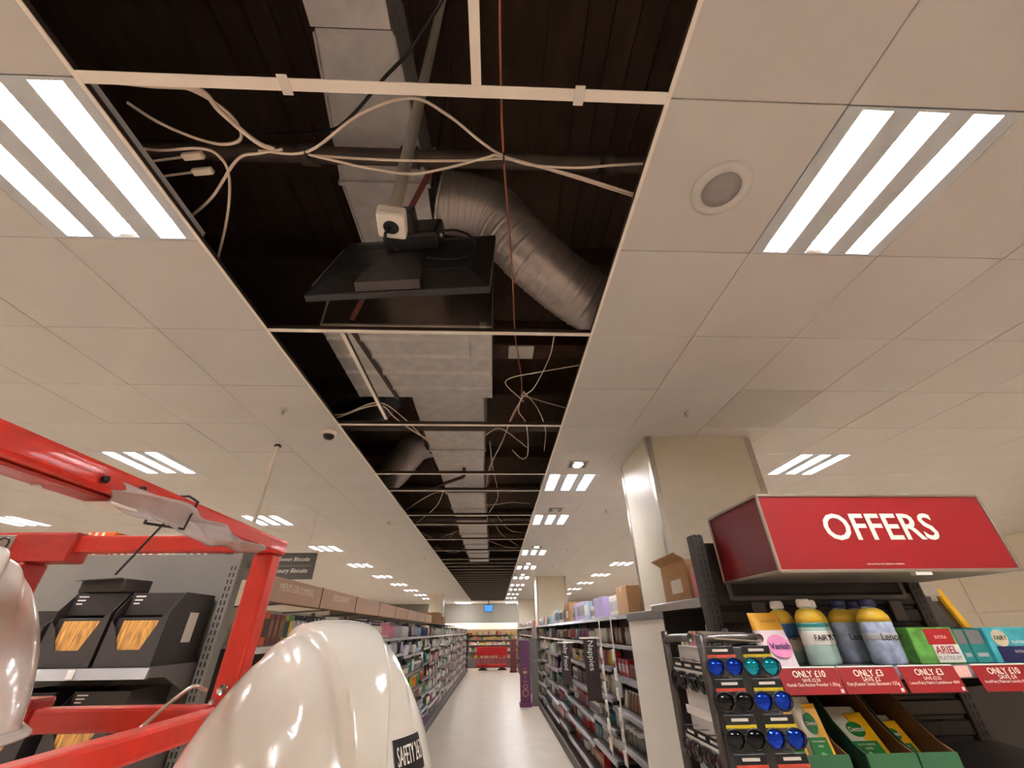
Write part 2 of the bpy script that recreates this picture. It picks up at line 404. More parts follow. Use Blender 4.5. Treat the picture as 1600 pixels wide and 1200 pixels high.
for x, y, l in ((-1.6, 2.75, 'brass sprinkler head in the ceiling above the dome camera'), (1.46, 2.73, 'sprinkler head in the ceiling in front of the pillar'), (-1.62, 6.38, 'small sprinkler head left of the void further down the aisle'),
                (-1.6, 9.9, 'distant sprinkler head in the left ceiling'), (-3.0, 10.4, 'distant sprinkler head between the left ceiling lights'), (1.55, 5.7, 'sprinkler head right of the second spotlight'), (1.5, 8.9, 'distant sprinkler head right of the void'), (-2.4, 15.5, 'far sprinkler head in the left ceiling'), (1.5, 11.5, 'far sprinkler head right of the void')): sprinkler(x, y, l)
t = thing('dome_camera', 'white security dome camera with dark glass under the left ceiling', 'camera', (-1.39, 3.13, ZC - .075))
obj('base', MB().lathe([(.06, .075), (.06, .05), (.052, .038), (.0, .038)], 24), tbar_m, t, local=True); obj('dome', MB().lathe([(.045, .04), (.044, .025), (.034, .008), (.018, .001), (.0, 0)][::-1], 24), mat('smoked dome', (28, 24, 24), .12), t, local=True)
t = thing('sign_pole', 'white suspension pole dropping from the left ceiling', 'pole', (-1.942, 3.42, 2.45))
obj('rod', MB().tube([(-1.942, 3.42, 2.45), (-1.942, 3.42, ZC)], .016, 12), tbar_m, t); obj('ceiling_cup', MB().lathe([(.028, 0), (.028, .012), (.017, .02)][::-1], 16, (-1.942, 3.42, ZC - .02)), tbar_dark, t)

# ------------------------------------------------------------------ pillars
def pillar(n, x0, y0, x1, y1):
    p = struct('pillar_%d' % n, B((x0, y0, 0), (x1, y1, ZC)), pillar_m)
    w = .045
    for (cx_, cy_, sx, sy) in ((x0, y0, 1, 1), (x1, y0, -1, 1), (x0, y1, 1, -1)):
        b = MB()
        b.box((min(cx_ - .004 * sx, cx_ + w * sx), min(cy_ - .004 * sy, cy_), 0), (max(cx_ - .004 * sx, cx_ + w * sx), max(cy_ - .004 * sy, cy_), ZC - .001))
        b.box((min(cx_ - .004 * sx, cx_), min(cy_, cy_ + w * sy), 0), (max(cx_ - .004 * sx, cx_), max(cy_, cy_ + w * sy), ZC - .001))
        obj('corner_guard', b, steel_m, p)
pillar(1, 1.3, 3.2, 2.22, 4.0); pillar(2, 1.27, 13.7, 2.17, 14.5); pillar(3, 1.22, 24.2, 2.1, 25.0); pillar(4, -2.85, 20., -2.25, 20.7)
cs = struct('pillar_casing', B((1.145, 2.93, 0), (2.3, 3.19, 1.74)).box((1.145, 3.19, 0), (1.29, 3.96, 1.74)), mat('off white casing', (242, 234, 222), .4))
obj('cap', MB().box((1.135, 2.92, 1.74), (2.3, 3.19, 1.8), .003).box((1.135, 3.19, 1.74), (1.29, 3.97, 1.8), .003), shelf_m, cs)
# ================================================================== IN THE CEILING VOID
def duct_sec(t, x0a, x1a, ya, x0b, x1b, yb, z, h=.34, m=galv_m, name='duct_section'):
    b = MB().add([(x0a, ya, z), (x1a, ya, z), (x1b, yb, z), (x0b, yb, z), (x0a, ya, z + h), (x1a, ya, z + h), (x1b, yb, z + h), (x0b, yb, z + h)],
                 [(0, 3, 2, 1), (4, 5, 6, 7), (0, 1, 5, 4), (1, 2, 6, 5), (2, 3, 7, 6), (3, 0, 4, 7)])
    return obj(name, b, m, t)
def flange(t, x0, x1, y, z, h=.34):
    b = MB(); g = .022
    b.box((x0 - g, y - .012, z - g), (x1 + g, y + .012, z)); b.box((x0 - g, y - .012, z + h), (x1 + g, y + .012, z + h + g))
    b.box((x0 - g, y - .012, z), (x0, y + .012, z + h)); b.box((x1, y - .012, z), (x1 + g, y + .012, z + h))
    return obj('flange', b, galv_m, t)
t = thing('supply_duct', 'galvanised steel air duct running away above the hanging monitor', 'air duct', (-.6, .7, 3.88))
duct_sec(t, -.80, -.465, -1.15, -.80, -.465, .69, 3.86); duct_sec(t, -.79, -.463, .70, -.888, -.415, 1.386, 3.88); duct_sec(t, -.888, -.415, 1.40, -.88, -.415, 2.115, 3.88)
flange(t, -.888, -.415, 1.392, 3.88)
for p, q in (((-.796, .71, 3.872), (-.892, 1.378, 3.872)), ((-.892, 1.41, 3.872), (-.886, 2.1, 3.872)), ((-.457, .71, 3.872), (-.411, 1.378, 3.872))): obj('seam_angle', MB().bar(p, q, .012, .02), galv_m, t)
for xs in (-.92, -.385): obj('hanger_rod', MB().tube([(xs, 1.392, 3.85), (xs, 1.392, ZS)], .005, 6), pipe_m, t)
t = thing('plenum_box', 'wide galvanised plenum box with ribbed underside beyond the monitor', 'plenum box', (-.6, 2.6, 3.43))
obj('front_plate', B((-1.17, 2.13, 3.43), (-.04, 2.14, 4.0)), galvshade_m, t)
obj('body', B((-1.19, 2.14, 3.432), (-.04, 3.09, 4.0)), galv_m, t)
for yr in (2.27, 2.48, 2.7, 2.93): obj('rib', MB().prism([(-1.18, yr - .03, 3.432), (-1.18, yr - .008, 3.412), (-1.18, yr + .008, 3.412), (-1.18, yr + .03, 3.432)], (1.13, 0, 0)), galv_m, t)
obj('front_rail', MB().bar((-1.17, 2.125, 3.435), (-.04, 2.125, 3.435), .012, .02), alu_m, t)
obj('strap', B((-.24, 2.15, 3.415), (-.2, 3.1, 3.43)), galv_m, t); obj('bracket', B((-.12, 2.1, 3.42), (-.07, 2.13, 3.46), .004), alu_m, t)
obj('strap', MB().bar((-.98, 2.16, 3.42), (-.86, 3.1, 3.42), .03, .02), tbar_dark, t)
t = thing('return_duct', 'narrower galvanised duct in flanged lengths running down the void', 'air duct', (-.45, 3.3, 3.48))
prev = (-.76, -.12, 3.14); k = 0
for yb, x0, x1 in ((3.7, -.76, -.12), (4.4, -.76, -.14), (5.2, -.74, -.17), (6.1, -.74, -.17), (7.0, -.74, -.18), (8.0, -.74, -.18), (9.1, -.75, -.19), (10.3, -.75, -.19), (11.6, -.75, -.2), (13.2, -.75, -.2)):
    duct_sec(t, prev[0], prev[1], prev[2], x0, x1, yb - .02, 3.48, .32); flange(t, x0, x1, yb - .008, 3.48, .32); prev = (x0, x1, yb); k += 1
def flex(name, label, pts, r, n=200, m=flex_m):
    P = smooth_path(pts, n // (len(pts) - 1)); rr = [r * (1 + (.03 if i % 9 == 0 else .012 * math.sin(PI * (i % 9) / 9) - .01)) for i in range(len(P))]
    t = thing(name, label, 'flexible duct', P[len(P) // 2]); obj('sleeve', MB().tube(P, rr, 28), m, t)
    obj('collar', MB().tube([P[0] - (P[1] - P[0]) * .5, P[0] + (P[1] - P[0]) * 2], r * 1.06, 28), galv_m, t)
flex('flexible_duct', 'large ribbed silver flexible duct dropping to the right edge of the void', [(-.36, 1.6, 4.02), (-.06, 1.64, 3.97), (.24, 1.76, 3.68), (.60, 1.92, 3.48), (1.05, 2.08, 3.42)], .19)
flex('flexible_duct', 'pale flexible duct dropping left from the far duct', [(-.80, 4.7, 3.72), (-1.05, 4.85, 3.68), (-1.4, 5.3, 3.48), (-1.9, 5.8, 3.43)], .19)
flex('flexible_duct', 'short black flexible duct bending beside the plenum box', [(-.9, 3.2, 3.75), (-1.0, 3.4, 3.72), (-1.2, 3.6, 3.6), (-1.6, 3.7, 3.5)], .15, m=black_m)
t = thing('sprinkler_pipe', 'dark horizontal pipe crossing the void behind the white pole', 'pipe', (0, 1.16, 3.73))
obj('run', MB().tube([(-2.6, 1.16, 3.73), (1.6, 1.16, 3.73)], .04, 16), pipe_m, t)
for xx in (-.95, -.45, .55): obj('coupling', MB().tube([(xx - .04, 1.16, 3.73), (xx + .04, 1.16, 3.73)], .052, 16), pipe_m, t)
t = thing('sprinkler_pipe', 'dark horizontal pipe crossing the void past the plenum box', 'pipe', (0, 3.55, 3.36))
obj('run', MB().tube([(-2.6, 3.55, 3.36), (1.6, 3.55, 3.36)], .035, 12), pipe_m, t); obj('coupling', MB().tube([(-.8, 3.55, 3.36), (-.74, 3.55, 3.36)], .047, 12), pipe_m, t)
for yy, lab in ((5.7, 'second dark pipe'), (7.4, 'third dark pipe')):
    t = thing('sprinkler_pipe', lab + ' crossing far along the void under the duct', 'pipe', (0, yy, 3.4)); obj('run', MB().tube([(-2.6, yy, 3.4), (1.6, yy, 3.4)], .035, 10), pipe_m, t); obj('coupling', MB().tube([(.1, yy, 3.4), (.16, yy, 3.4)], .045, 10), pipe_m, t)
t = thing('steel_beam', 'brown steel joist with a pale fire-board patch right of the plenum', 'beam', (.5, 2.9, 3.8))
b = MB(); b.box((-.03, 2.8, 3.8), (1.6, 3.0, 3.82)); b.box((-.03, 2.89, 3.82), (1.6, 2.91, 4.05)); b.box((-.03, 2.8, 4.05), (1.6, 3.0, 4.07)); obj('joist', b, mat('rusty joist', (70, 42, 28), .8, var=.4), t)
obj('patch', B((.1, 2.81, 3.785), (.32, 2.99, 3.8)), paper_m, t)
t = thing('drop_rod', 'red oxide steel angle leaning behind the pole', 'rod', (-.55, 1.3, 3.6)); obj('angle', MB().bar((-.97, 2.1, 3.46), (-.36, 1.27, 3.86), .03, .02), mat('red oxide', (92, 30, 22), .7), t)
# hanging monitor and its pole
t = thing('monitor_pole', 'white square-collared pole hanging down from the void', 'pole', (-.398, .986, 2.96))
obj('tube', MB().tube([(-.398, .986, 3.0), (-.398, .986, ZS)], .026, 20), tbar_m, t)
b = MB().box((-.053, -.053, -.03), (.053, .053, .03), .014); b.xf(Matrix.Translation((-.398, .986, 2.99)) @ Matrix.Rotation(.12, 4, 'Z')); col = obj('collar', b, paper_m, t)
obj('bore', MB().lathe([(.0, -.0325), (.024, -.0325), (.029, -.031), (.029, -.028)], 24, (-.398, .986, 2.99)), black_m, col)
mw, mh = .775, .6
mu = Vector((0, .33, .944)).normalized(); mx = Vector((.775, -.074, 0)).normalized(); mu = (mu - mx * mu.dot(mx)).normalized(); mn = mx.cross(mu)   # points to the camera side, the back of the screen
MO = Vector((-.421, 1.206, 2.88))
MM = Matrix(((mx.x, mu.x, mn.x, MO.x), (mx.y, mu.y, mn.y, MO.y), (mx.z, mu.z, mn.z, MO.z), (0, 0, 0, 1)))
t = thing('monitor', 'black flat monitor hung back to the viewer in the open ceiling', 'monitor', tuple(MO))
def mp(name, b, m, par=None): return obj(name, b.xf(MM), m, par or t)
moncase = mat('monitor casing', (38, 36, 35), .4); mp('casing', MB().box((-mw / 2, 0, -.052), (mw / 2, mh, -.02), .006), moncase)
bk = mp('back_cover', MB().add([(-mw / 2 + .01, .01, -.021), (mw / 2 - .01, .01, -.021), (mw / 2 - .01, mh - .01, -.021), (-mw / 2 + .01, mh - .01, -.021), (-mw / 2 + .09, .12, .004), (mw / 2 - .09, .12, .004), (mw / 2 - .09, mh - .1, .004), (-mw / 2 + .09, mh - .1, .004)],
   [(4, 5, 6, 7), (0, 1, 5, 4), (1, 2, 6, 5), (2, 3, 7, 6), (3, 0, 4, 7)]), moncase)
for x0, x1, y0, y1 in ((-.27, -.06, .14, .24), (.1, .28, .14, .24), (-.27, .27, .42, .47)): mp('vent_grille', MB().box((x0, y0, .003), (x1, y1, .007), .001), blackgrille_m, bk)
mp('edge_strip', MB().box((-mw / 2 - .002, .09, -.03), (-mw / 2 + .006, .5, -.018), .002), alu_m)
mp('speaker_cover', MB().prism([(-.035 + .135 * math.cos(a), .012 + .3 * math.sin(a), -.02) for a in [PI * i / 28 for i in range(29)]], (0, .012, .035)), mat('soft black plastic', (62, 57, 55), .4))
mt = mp('mount_box', MB().box((-.12, .34, .004), (.14, .54, .1), .02), black_m)
for xx in (-.13, .145): mp('screw', MB().lathe([(.0, .02), (.008, .018), (.009, .0)], 10, (xx, .4, .05)), steel_m, mt)
mp('mount_arm', MB().box((-.03, .3, .1), (.05, .4, .2), .01), black_m)
mp('screen', MB().box((-mw / 2 + .02, .02, -.0535), (mw / 2 - .02, mh - .02, -.052)), mat('dark screen glass', (12, 12, 14), .1))
loop = [(.13, .46, .06), (.2, .49, .05), (.27, .45, .035), (.31, .34, .025), (.29, .24, .02), (.2, .19, .025), (.11, .19, .04)]
obj('mains_lead', MB().tube([MM @ Vector(p) for p in smooth_path(loop, 6)], .006, 8), black_m, t)
obj('signal_lead', MB().tube(smooth_path([(-.398, .986, 2.985), (-.405, .985, 2.95), (-.415, 1.0, 2.92), tuple(MM @ Vector((-.02, .24, .05)))], 5), .006, 8), black_m, t)
# loose cables
def cable(label, pts, r=.004, m=white_cable, name='cable', g='loose cables in the ceiling void'):
    o = obj(name, MB().tube(smooth_path(pts, 6), r, 6), m); return tag(o, label, 'cable', g)
cable('white cable arching high over the pole and off to the right', [(-.91, .874, 3.24), (-.725, .868, 3.235), (-.495, .732, 3.23), (-.307, .672, 3.23), (-.182, .722, 3.23), (.012, .857, 3.23), (.308, .929, 3.23), (.60, 1.01, 3.23)], .0055)
cable('white cable sagging below the arching one behind the pole', [(-.727, .885, 3.245), (-.59, .9, 3.22), (-.521, .908, 3.21), (-.351, .923, 3.2), (-.198, .9, 3.21), (-.049, .87, 3.235), (.017, .867, 3.24), (.3, .94, 3.24), (.58, 1.02, 3.24)], .0055)
cable('straight white cable running level across to the right edge', [(-.739, .895, 3.26), (-.547, .904, 3.262), (-.35, .905, 3.26), (-.125, .895, 3.255), (.017, .88, 3.25), (.125, .891, 3.23), (.302, .896, 3.23), (.45, .881, 3.23), (.62, .867, 3.23)], .0055)
cable('coiled white cable at the left edge near the bright light', [(-1.3, .67, 3.27), (-1.176, .672, 3.28), (-1.071, .69, 3.28), (-1.0, .735, 3.28), (-.96, .79, 3.275), (-.975, .85, 3.27), (-1.06, .87, 3.27), (-1.16, .85, 3.28), (-1.25, .8, 3.28), (-1.31, .74, 3.28)], .006)
cable('white cable bundle curving in from the left edge', [(-1.4, .655, 3.25), (-1.164, .662, 3.23), (-1.004, .67, 3.23), (-.969, .737, 3.23), (-.902, .84, 3.24), (-.85, .87, 3.245)], .009)
cable('white cable dropping in a long curve at the left edge', [(-1.33, .88, 3.24), (-1.258, .877, 3.23), (-1.123, .866, 3.23), (-1.066, .888, 3.23), (-1.069, .971, 3.23), (-1.182, 1.163, 3.23), (-1.4, 1.45, 3.25)], .0055)
cable('white cable ending in a plug at the left edge', [(-.82, .868, 3.245), (-.907, .878, 3.23), (-1.004, .906, 3.23), (-1.197, 1.072, 3.23), (-1.4, 1.2, 3.23)], .0055)
for lab, y0 in (('white cable connector plug nearer the left light', .9), ('white cable connector plug below the other', .96)):
    t = thing('cable_connector', lab, 'connector', (-1.2, y0, 3.22), group='cable connectors'); obj('shell', MB().bar((-1.2, y0, 3.23), (-1.12, y0 - .01, 3.23), .025, .02), white_cable, t); obj('tail', MB().tube([(-1.36, y0 + .03, 3.24), (-1.2, y0, 3.23)], .005, 6), white_cable, t)
t = thing('cable_tie', 'black cable tie bunching the white cables', 'cable tie', (-.735, .89, 3.23), group='cable ties'); obj('band', MB().tube([(-.735, .88 + .02 * math.cos(a), 3.25 + .02 * math.sin(a)) for a in [2 * PI * i / 12 for i in range(13)]], .004, 6), black_m, t)
t = thing('cable_tie', 'black cable tie where the copper wire crosses the white cables', 'cable tie', (.017, .87, 3.22), group='cable ties'); obj('band', MB().tube([(.017, .87 + .018 * math.cos(a), 3.238 + .018 * math.sin(a)) for a in [2 * PI * i / 12 for i in range(13)]], .004, 6), black_m, t)
cable('thick black cable slanting across the duct underside', [(-.18, .49, 3.72), (-.215, .539, 3.71), (-.366, .699, 3.69), (-.49, .796, 3.68), (-.687, .96, 3.68), (-.83, 1.03, 3.7), (-1.2, 1.1, 3.8)], .007, black_m)
cable('thin copper-red wire running the length of the void', [(-.003, .2, 3.5), (-.003, .505, 3.5), (.004, .69, 3.4), (.017, .88, 3.26), (.08, 1.6, 3.4), (.132, 2.364, 3.55), (.21, 2.95, 3.4), (.1, 3.5, 3.32), (-.05, 4.4, 3.3), (-.1, 5.2, 3.3)], .0045, copper_m, 'wire')
cable('white cable looping over the loose grid bar', [(-1.4, 3.02, 3.2), (-1.291, 2.989, 3.18), (-1.037, 2.851, 3.2), (-.9, 2.85, 3.21), (-.822, 3.017, 3.18), (-.671, 3.403, 3.2), (-.458, 3.594, 3.2), (-.3, 3.65, 3.3)], .0055)
cable('second white cable beside the loop over the loose bar', [(-1.4, 3.0, 3.21), (-1.232, 2.965, 3.2), (-.927, 2.807, 3.22), (-.766, 3.051, 3.2), (-.623, 3.474, 3.18), (-.43, 3.66, 3.2)], .0045)
for lab, p in (('thin grey cable bending in from the right edge', [(.62, 2.33, 3.28), (.294, 2.443, 3.28), (.111, 2.516, 3.28), (.066, 2.608, 3.28), (.173, 2.802, 3.28), (.219, 2.885, 3.28)]),
               ('thin grey cable winding from the flexible duct to the far duct', [(.366, 2.05, 3.3), (.357, 2.265, 3.28), (.288, 2.651, 3.28), (.214, 2.801, 3.28), (.134, 3.14, 3.28), (.06, 3.698, 3.28), (-.074, 4.428, 3.28), (-.123, 5.144, 3.28)]),
               ('thin cable dangling in a U right of the duct', [(.208, 2.734, 3.28), (.178, 2.926, 3.22), (.253, 3.1, 3.18), (.308, 3.7, 3.16), (.259, 3.85, 3.16), (.156, 3.72, 3.2)]),
               ('thin cable curling towards the right edge', [(.207, 2.713, 3.28), (.336, 2.923, 3.24), (.439, 3.29, 3.22), (.474, 3.736, 3.2)]),
               ('thin cable leaving over the right edge', [(.212, 2.78, 3.28), (.387, 2.883, 3.28), (.65, 3.02, 3.28)]),
               ('pale cable arching across under the far duct', [(-1.4, 6.3, 3.24), (-1.001, 5.555, 3.23), (-.701, 5.2, 3.23), (-.468, 5.403, 3.2), (-.222, 5.717, 3.2), (.004, 5.785, 3.22), (.229, 5.719, 3.23), (.5, 5.9, 3.26)]),
               ('pale cable hanging in a crooked line right of the far duct', [(-.066, 3.742, 3.3), (-.037, 4.289, 3.23), (.028, 5.403, 3.22), (-.092, 6.253, 3.23), (-.155, 7.116, 3.3)]),
               ('pale cable slung across the far void', [(-1.4, 8.35, 3.25), (-.9, 8.077, 3.2), (-.626, 7.623, 3.22), (.217, 9.041, 3.2), (.5, 9.5, 3.25)]),
               ('pale cable rising from the left edge to the duct', [(-1.4, 7.15, 3.23), (-.868, 5.884, 3.2), (-.7, 5.402, 3.3)]),
               ('pale cable sloping to the right past the far duct', [(-.047, 7.118, 3.3), (.13, 7.919, 3.22), (.5, 9.1, 3.22)]),
               ('short arched cable under the second bar', [(-.126, 3.584, 3.28), (.026, 3.435, 3.3), (.211, 3.58, 3.24), (.3, 3.7, 3.22)]),
               ('far drooping cable by the left edge of the void', [(-1.4, 7.7, 3.25), (-1.1, 7.9, 3.16), (-.8, 8.1, 3.3)]),
               ('far drooping cable across the middle of the void', [(-1.3, 9.3, 3.25), (-.9, 9.5, 3.16), (-.5, 9.2, 3.3)]),
               ('far sloping cable by the right edge of the void', [(0., 6.6, 3.28), (.25, 7.3, 3.18), (.6, 7.9, 3.25)])): cable(lab, p, .004)
t = thing('conduit_offcut', 'red and black conduit elbow hanging under the far duct', 'conduit', (-.6, 5.2, 3.4)); obj('tube', MB().tube(smooth_path([(-.80, 5.5, 3.4), (-.5, 5.2, 3.4), (-.42, 5.12, 3.41), (-.41, 5.0, 3.47)], 5), .022, 10), mat('maroon conduit', (64, 26, 22), .6), t)
# ================================================================== AISLE SHELVING
BAYS = {-1: (2.55, 21.85 / 22), 1: (4.0, 1.0), 2: (14.6, 9.4 / 9)}
def lift(key, z, y):
    y0, L = BAYS[key]; return .05 if int((y - y0) / L) % 3 == 1 and .3 < z < 1.5 else 0
def gondola(name, label, side, y0, y1, bay, levels, header=False, top=None, xf=None):
    """side -1: faces +X from the left, +1: faces -X from the right; xf = face of the shelves"""
    s = side; xb = xf + s * .47
    t = thing(name, label, 'shelving', (xf + s * .25, (y0 + y1) / 2, 0))
    bx = lambda xa, xb_, ya, yb, za, zb, ch=0.: B((min(xa, xb_), ya, za), (max(xa, xb_), yb, zb), ch)
    obj('plinth', bx(xf + s * .02, xb, y0, y1, 0, .13), shelfdk_m, t)
    obj('base_deck', bx(xf, xb, y0, y1, .13, .155, .003), shelf_m, t)
    top = top or 1.84
    nb = max(1, round((y1 - y0) / bay)); L = (y1 - y0) / nb
    for i in range(nb):
        obj('back_panel', bx(xb - s * .012, xb, y0 + i * L + .003, y0 + (i + 1) * L - .003, .155, top), gbk_m if header else shelfback_m, t)
        for z, dep in levels:
            zz = z + (.05 if i % 3 == 1 and 0.3 < z < 1.5 else 0)
            sh = obj('shelf', bx(xb - s * .013, xb - s * (.012 + dep), y0 + i * L + .006, y0 + (i + 1) * L - .006, zz - .022, zz), shelf_m, t)
            xe = xb - s * (.012 + dep)
            r = MB().prism([(xe, y0 + i * L + .006, zz), (xe - s * .014, y0 + i * L + .006, zz - .004), (xe - s * .02, y0 + i * L + .006, zz - .036), (xe, y0 + i * L + .006, zz - .036)], (0, L - .012, 0))
            obj('ticket_rail', r, rail_m, sh)
    for i in range(nb + 1): obj('upright', bx(xb - s * .04, xb - s * .013, y0 + i * L - .012, y0 + i * L + .012, .13, top + .01), shelfdk_m, t)
    for ye, d in ((y0 - .03, .028), (y1 + .002, .028)): obj('end_panel', bx(xf + s * .01, xb, ye, ye + d, 0, 1.62 if s < 0 else 1.78), shelfdk_m if s < 0 else shelfback_m, t)
    return t
LEV_L = [(.38, .40), (.62, .40), (.86, .38), (1.11, .37), (1.37, .36), (1.62, .36)]
LEV_R = [(.33, .44), (.58, .44), (.80, .42), (1.05, .42), (1.3, .40), (1.56, .38), (1.80, .44)]
gondola('gondola_shelving', 'long left aisle shelving unit packed with toiletries under tan headers', -1, 2.55, 24.4, 1.0, LEV_L, True, xf=-1.30)
gondola('gondola_shelving', 'right aisle shelving unit of baby goods beside the white pillar casing', 1, 4.0, 13.0, 1.0, LEV_R, xf=1.145)
gondola('gondola_shelving', 'farther right aisle shelving unit past the plum banner', 1, 14.6, 24.0, 1.0, LEV_R, xf=1.145)

# product prototypes (shared meshes)
def pm(b, n): return b.mesh(n)
PK = {}
PK['bottle'] = [('body', pm(MB().lathe([(.0, 0), (.026, 0), (.029, .006), (.029, .1), (.024, .122), (.012, .132), (.012, .14)], 12, sy=.75), 'bottle_body')), ('cap', pm(MB().lathe([(.013, .138), (.014, .14), (.014, .165), (.012, .168), (0, .168)], 10), 'bottle_cap'))]
PK['pump bottle'] = [('body', pm(MB().lathe([(.0, 0), (.03, 0), (.032, .006), (.032, .1), (.022, .115), (.012, .12)], 12), 'pump_body')), ('pump', pm(MB().lathe([(.013, .119), (.013, .132), (.005, .135), (.005, .15), (.012, .152), (.012, .16)], 10).box((-.006, -.03, .15), (.006, 0, .158)), 'pump_head'))]
PK['tube'] = [('cap', pm(MB().lathe([(.0, 0), (.02, 0), (.021, .02), (.019, .024)], 12), 'tube_cap')), ('body', pm(MB().grid(lambda u, v: ((.023 + .007 * v) * math.cos(2 * PI * u), (.023 * (1 - v) + .002) * math.sin(2 * PI * u), .024 + .13 * v), 12, 4, True), 'tube_body'))]
PK['spray can'] = [('body', pm(MB().lathe([(.0, 0), (.024, 0), (.026, .004), (.026, .14), (.022, .15)], 12), 'can_body')), ('cap', pm(MB().lathe([(.023, .149), (.024, .151), (.023, .182), (.018, .187), (0, .188)], 12), 'can_cap'))]
PK['carton'] = [('body', pm(MB().box((-.034, -.025, 0), (.034, .025, .13), .002), 'carton_body')), ('label_panel', pm(MB().box((-.028, -.027, .03), (.028, -.0252, .09)), 'carton_label'))]
PK['jar'] = [('body', pm(MB().lathe([(.0, 0), (.032, 0), (.035, .006), (.035, .055), (.03, .062)], 14), 'jar_body')), ('lid', pm(MB().lathe([(.034, .06), (.035, .062), (.035, .08), (.032, .083), (0, .083)], 14), 'jar_lid'))]
PK['pouch'] = [('body', pm(MB().grid(lambda u, v: (.05 * math.copysign(abs(math.cos(2 * PI * u)) ** .5, math.cos(2 * PI * u)) * (1 - .06 * math.sin(PI * v)), (.03 * (1 - v ** 2) + .001) * math.sin(2 * PI * u), .15 * v), 14, 6, True), 'pouch_body')), ('seal', pm(MB().box((-.048, -.002, .147), (.048, .002, .162)), 'pouch_seal'))]
PK['soft pack'] = [('body', pm(MB().box((-.07, -.05, 0), (.07, .05, .17), .018), 'pack_body')), ('print_band', pm(MB().box((-.055, -.0515, .04), (.055, -.0495, .12)), 'pack_band'))]
PK['book box'] = [('body', pm(MB().box((-.06, -.03, 0), (.06, .03, .2), .002), 'tall_carton_body')), ('label_panel', pm(MB().box((-.05, -.032, .05), (.05, -.0302, .16)), 'tall_carton_label'))]
KN = {'bottle': 'bottle', 'pump bottle': 'pump_bottle', 'tube': 'squeeze_tube', 'spray can': 'spray_can', 'carton': 'small_carton', 'jar': 'jar', 'pouch': 'stand_up_pouch', 'soft pack': 'soft_pack', 'book box': 'tall_carton'}
KC = {'bottle': 'bottle', 'pump bottle': 'bottle', 'tube': 'tube', 'spray can': 'spray can', 'carton': 'carton', 'jar': 'jar', 'pouch': 'pouch', 'soft pack': 'pack', 'book box': 'carton'}
def product(kind, c1, c2, loc, rz, sc, label, group):
    r = thing(KN[kind], label, KC[kind], loc, rz, group); r.scale = sc if isinstance(sc, tuple) else (sc, sc, sc)
    for i, (n, me) in enumerate(PK[kind]):
        if not me.materials: me.materials.append(PM['white'])
        o = bpy.data.objects.new(n, me); COL.objects.link(o); o.parent = r
        main = (n == 'body'); o.material_slots[0].link = 'OBJECT'; o.material_slots[0].material = PM[c1 if main else c2]
    return r
HT = {'bottle': .168, 'pump bottle': .16, 'tube': .155, 'spray can': .188, 'carton': .13, 'jar': .083, 'pouch': .162, 'soft pack': .17, 'book box': .2}
WD = {'bottle': .06, 'pump bottle': .066, 'tube': .062, 'spray can': .054, 'carton': .07, 'jar': .072, 'pouch': .102, 'soft pack': .142, 'book box': .122}
def fill(side, xf, xin, y0, y1, z, clear, kinds, cols, where, cap_cols=('white', 'black', 'silver', 'grey', 'cream', 'navy'), gap=.012, run=(3, 6), limit=None, hmax=None):
    rz = PI / 2 if side < 0 else -PI / 2
    y = y0 + .05; n = 0; used = set()
    part = {'bottle': 'cap', 'pump bottle': 'pump', 'tube': 'cap', 'spray can': 'cap', 'carton': 'label', 'jar': 'lid', 'pouch': 'seal', 'soft pack': 'band', 'book box': 'label'}
    while y < y1 - .08:
        for _ in range(60):
            kind = random.choice(kinds); c1 = random.choice(cols); c2 = random.choice([c for c in cap_cols if c != c1])
            if (kind, c1, c2) not in used: break
        used.add((kind, c1, c2)); k = random.randint(*run)
        s = min((clear - .03) / HT[kind], random.uniform(1.0, 1.35) if HT[kind] > .1 else random.uniform(1.1, 1.5))
        for j in range(k):
            w = WD[kind] * s
            if y + w > y1 - .02: y = y1; break
            y0b, Lb = BAYS[side]
            if int((y - y0b - .02) / Lb) != int((y + w + .02 - y0b) / Lb): y = y0b + Lb * int((y + w + .02 - y0b) / Lb) + .022
            product(kind, c1, c2, (xf + (-1 if side < 0 else 1) * xin, y + w / 2, z + .0005 + lift(side, z, y + w / 2)), rz + random.uniform(-.06, .06), s,
                    '%s %s %s with %s %s on the %s' % (ORD[j], c1, kind.replace('book box', 'tall carton'), c2, part[kind], where), 'goods on the ' + where)
            n += 1; y += w + gap
        y += random.uniform(.0, .03)
    return n
BK = ['bottle', 'pump bottle', 'tube', 'spray can', 'carton', 'jar']
CM = ['white', 'white', 'white', 'white', 'cream', 'cream', 'silver', 'cream', 'silver', 'pale blue', 'grey', 'pink', 'green', 'navy', 'teal', 'white', 'black', 'brown']
w_ = 'of left aisle shelving'
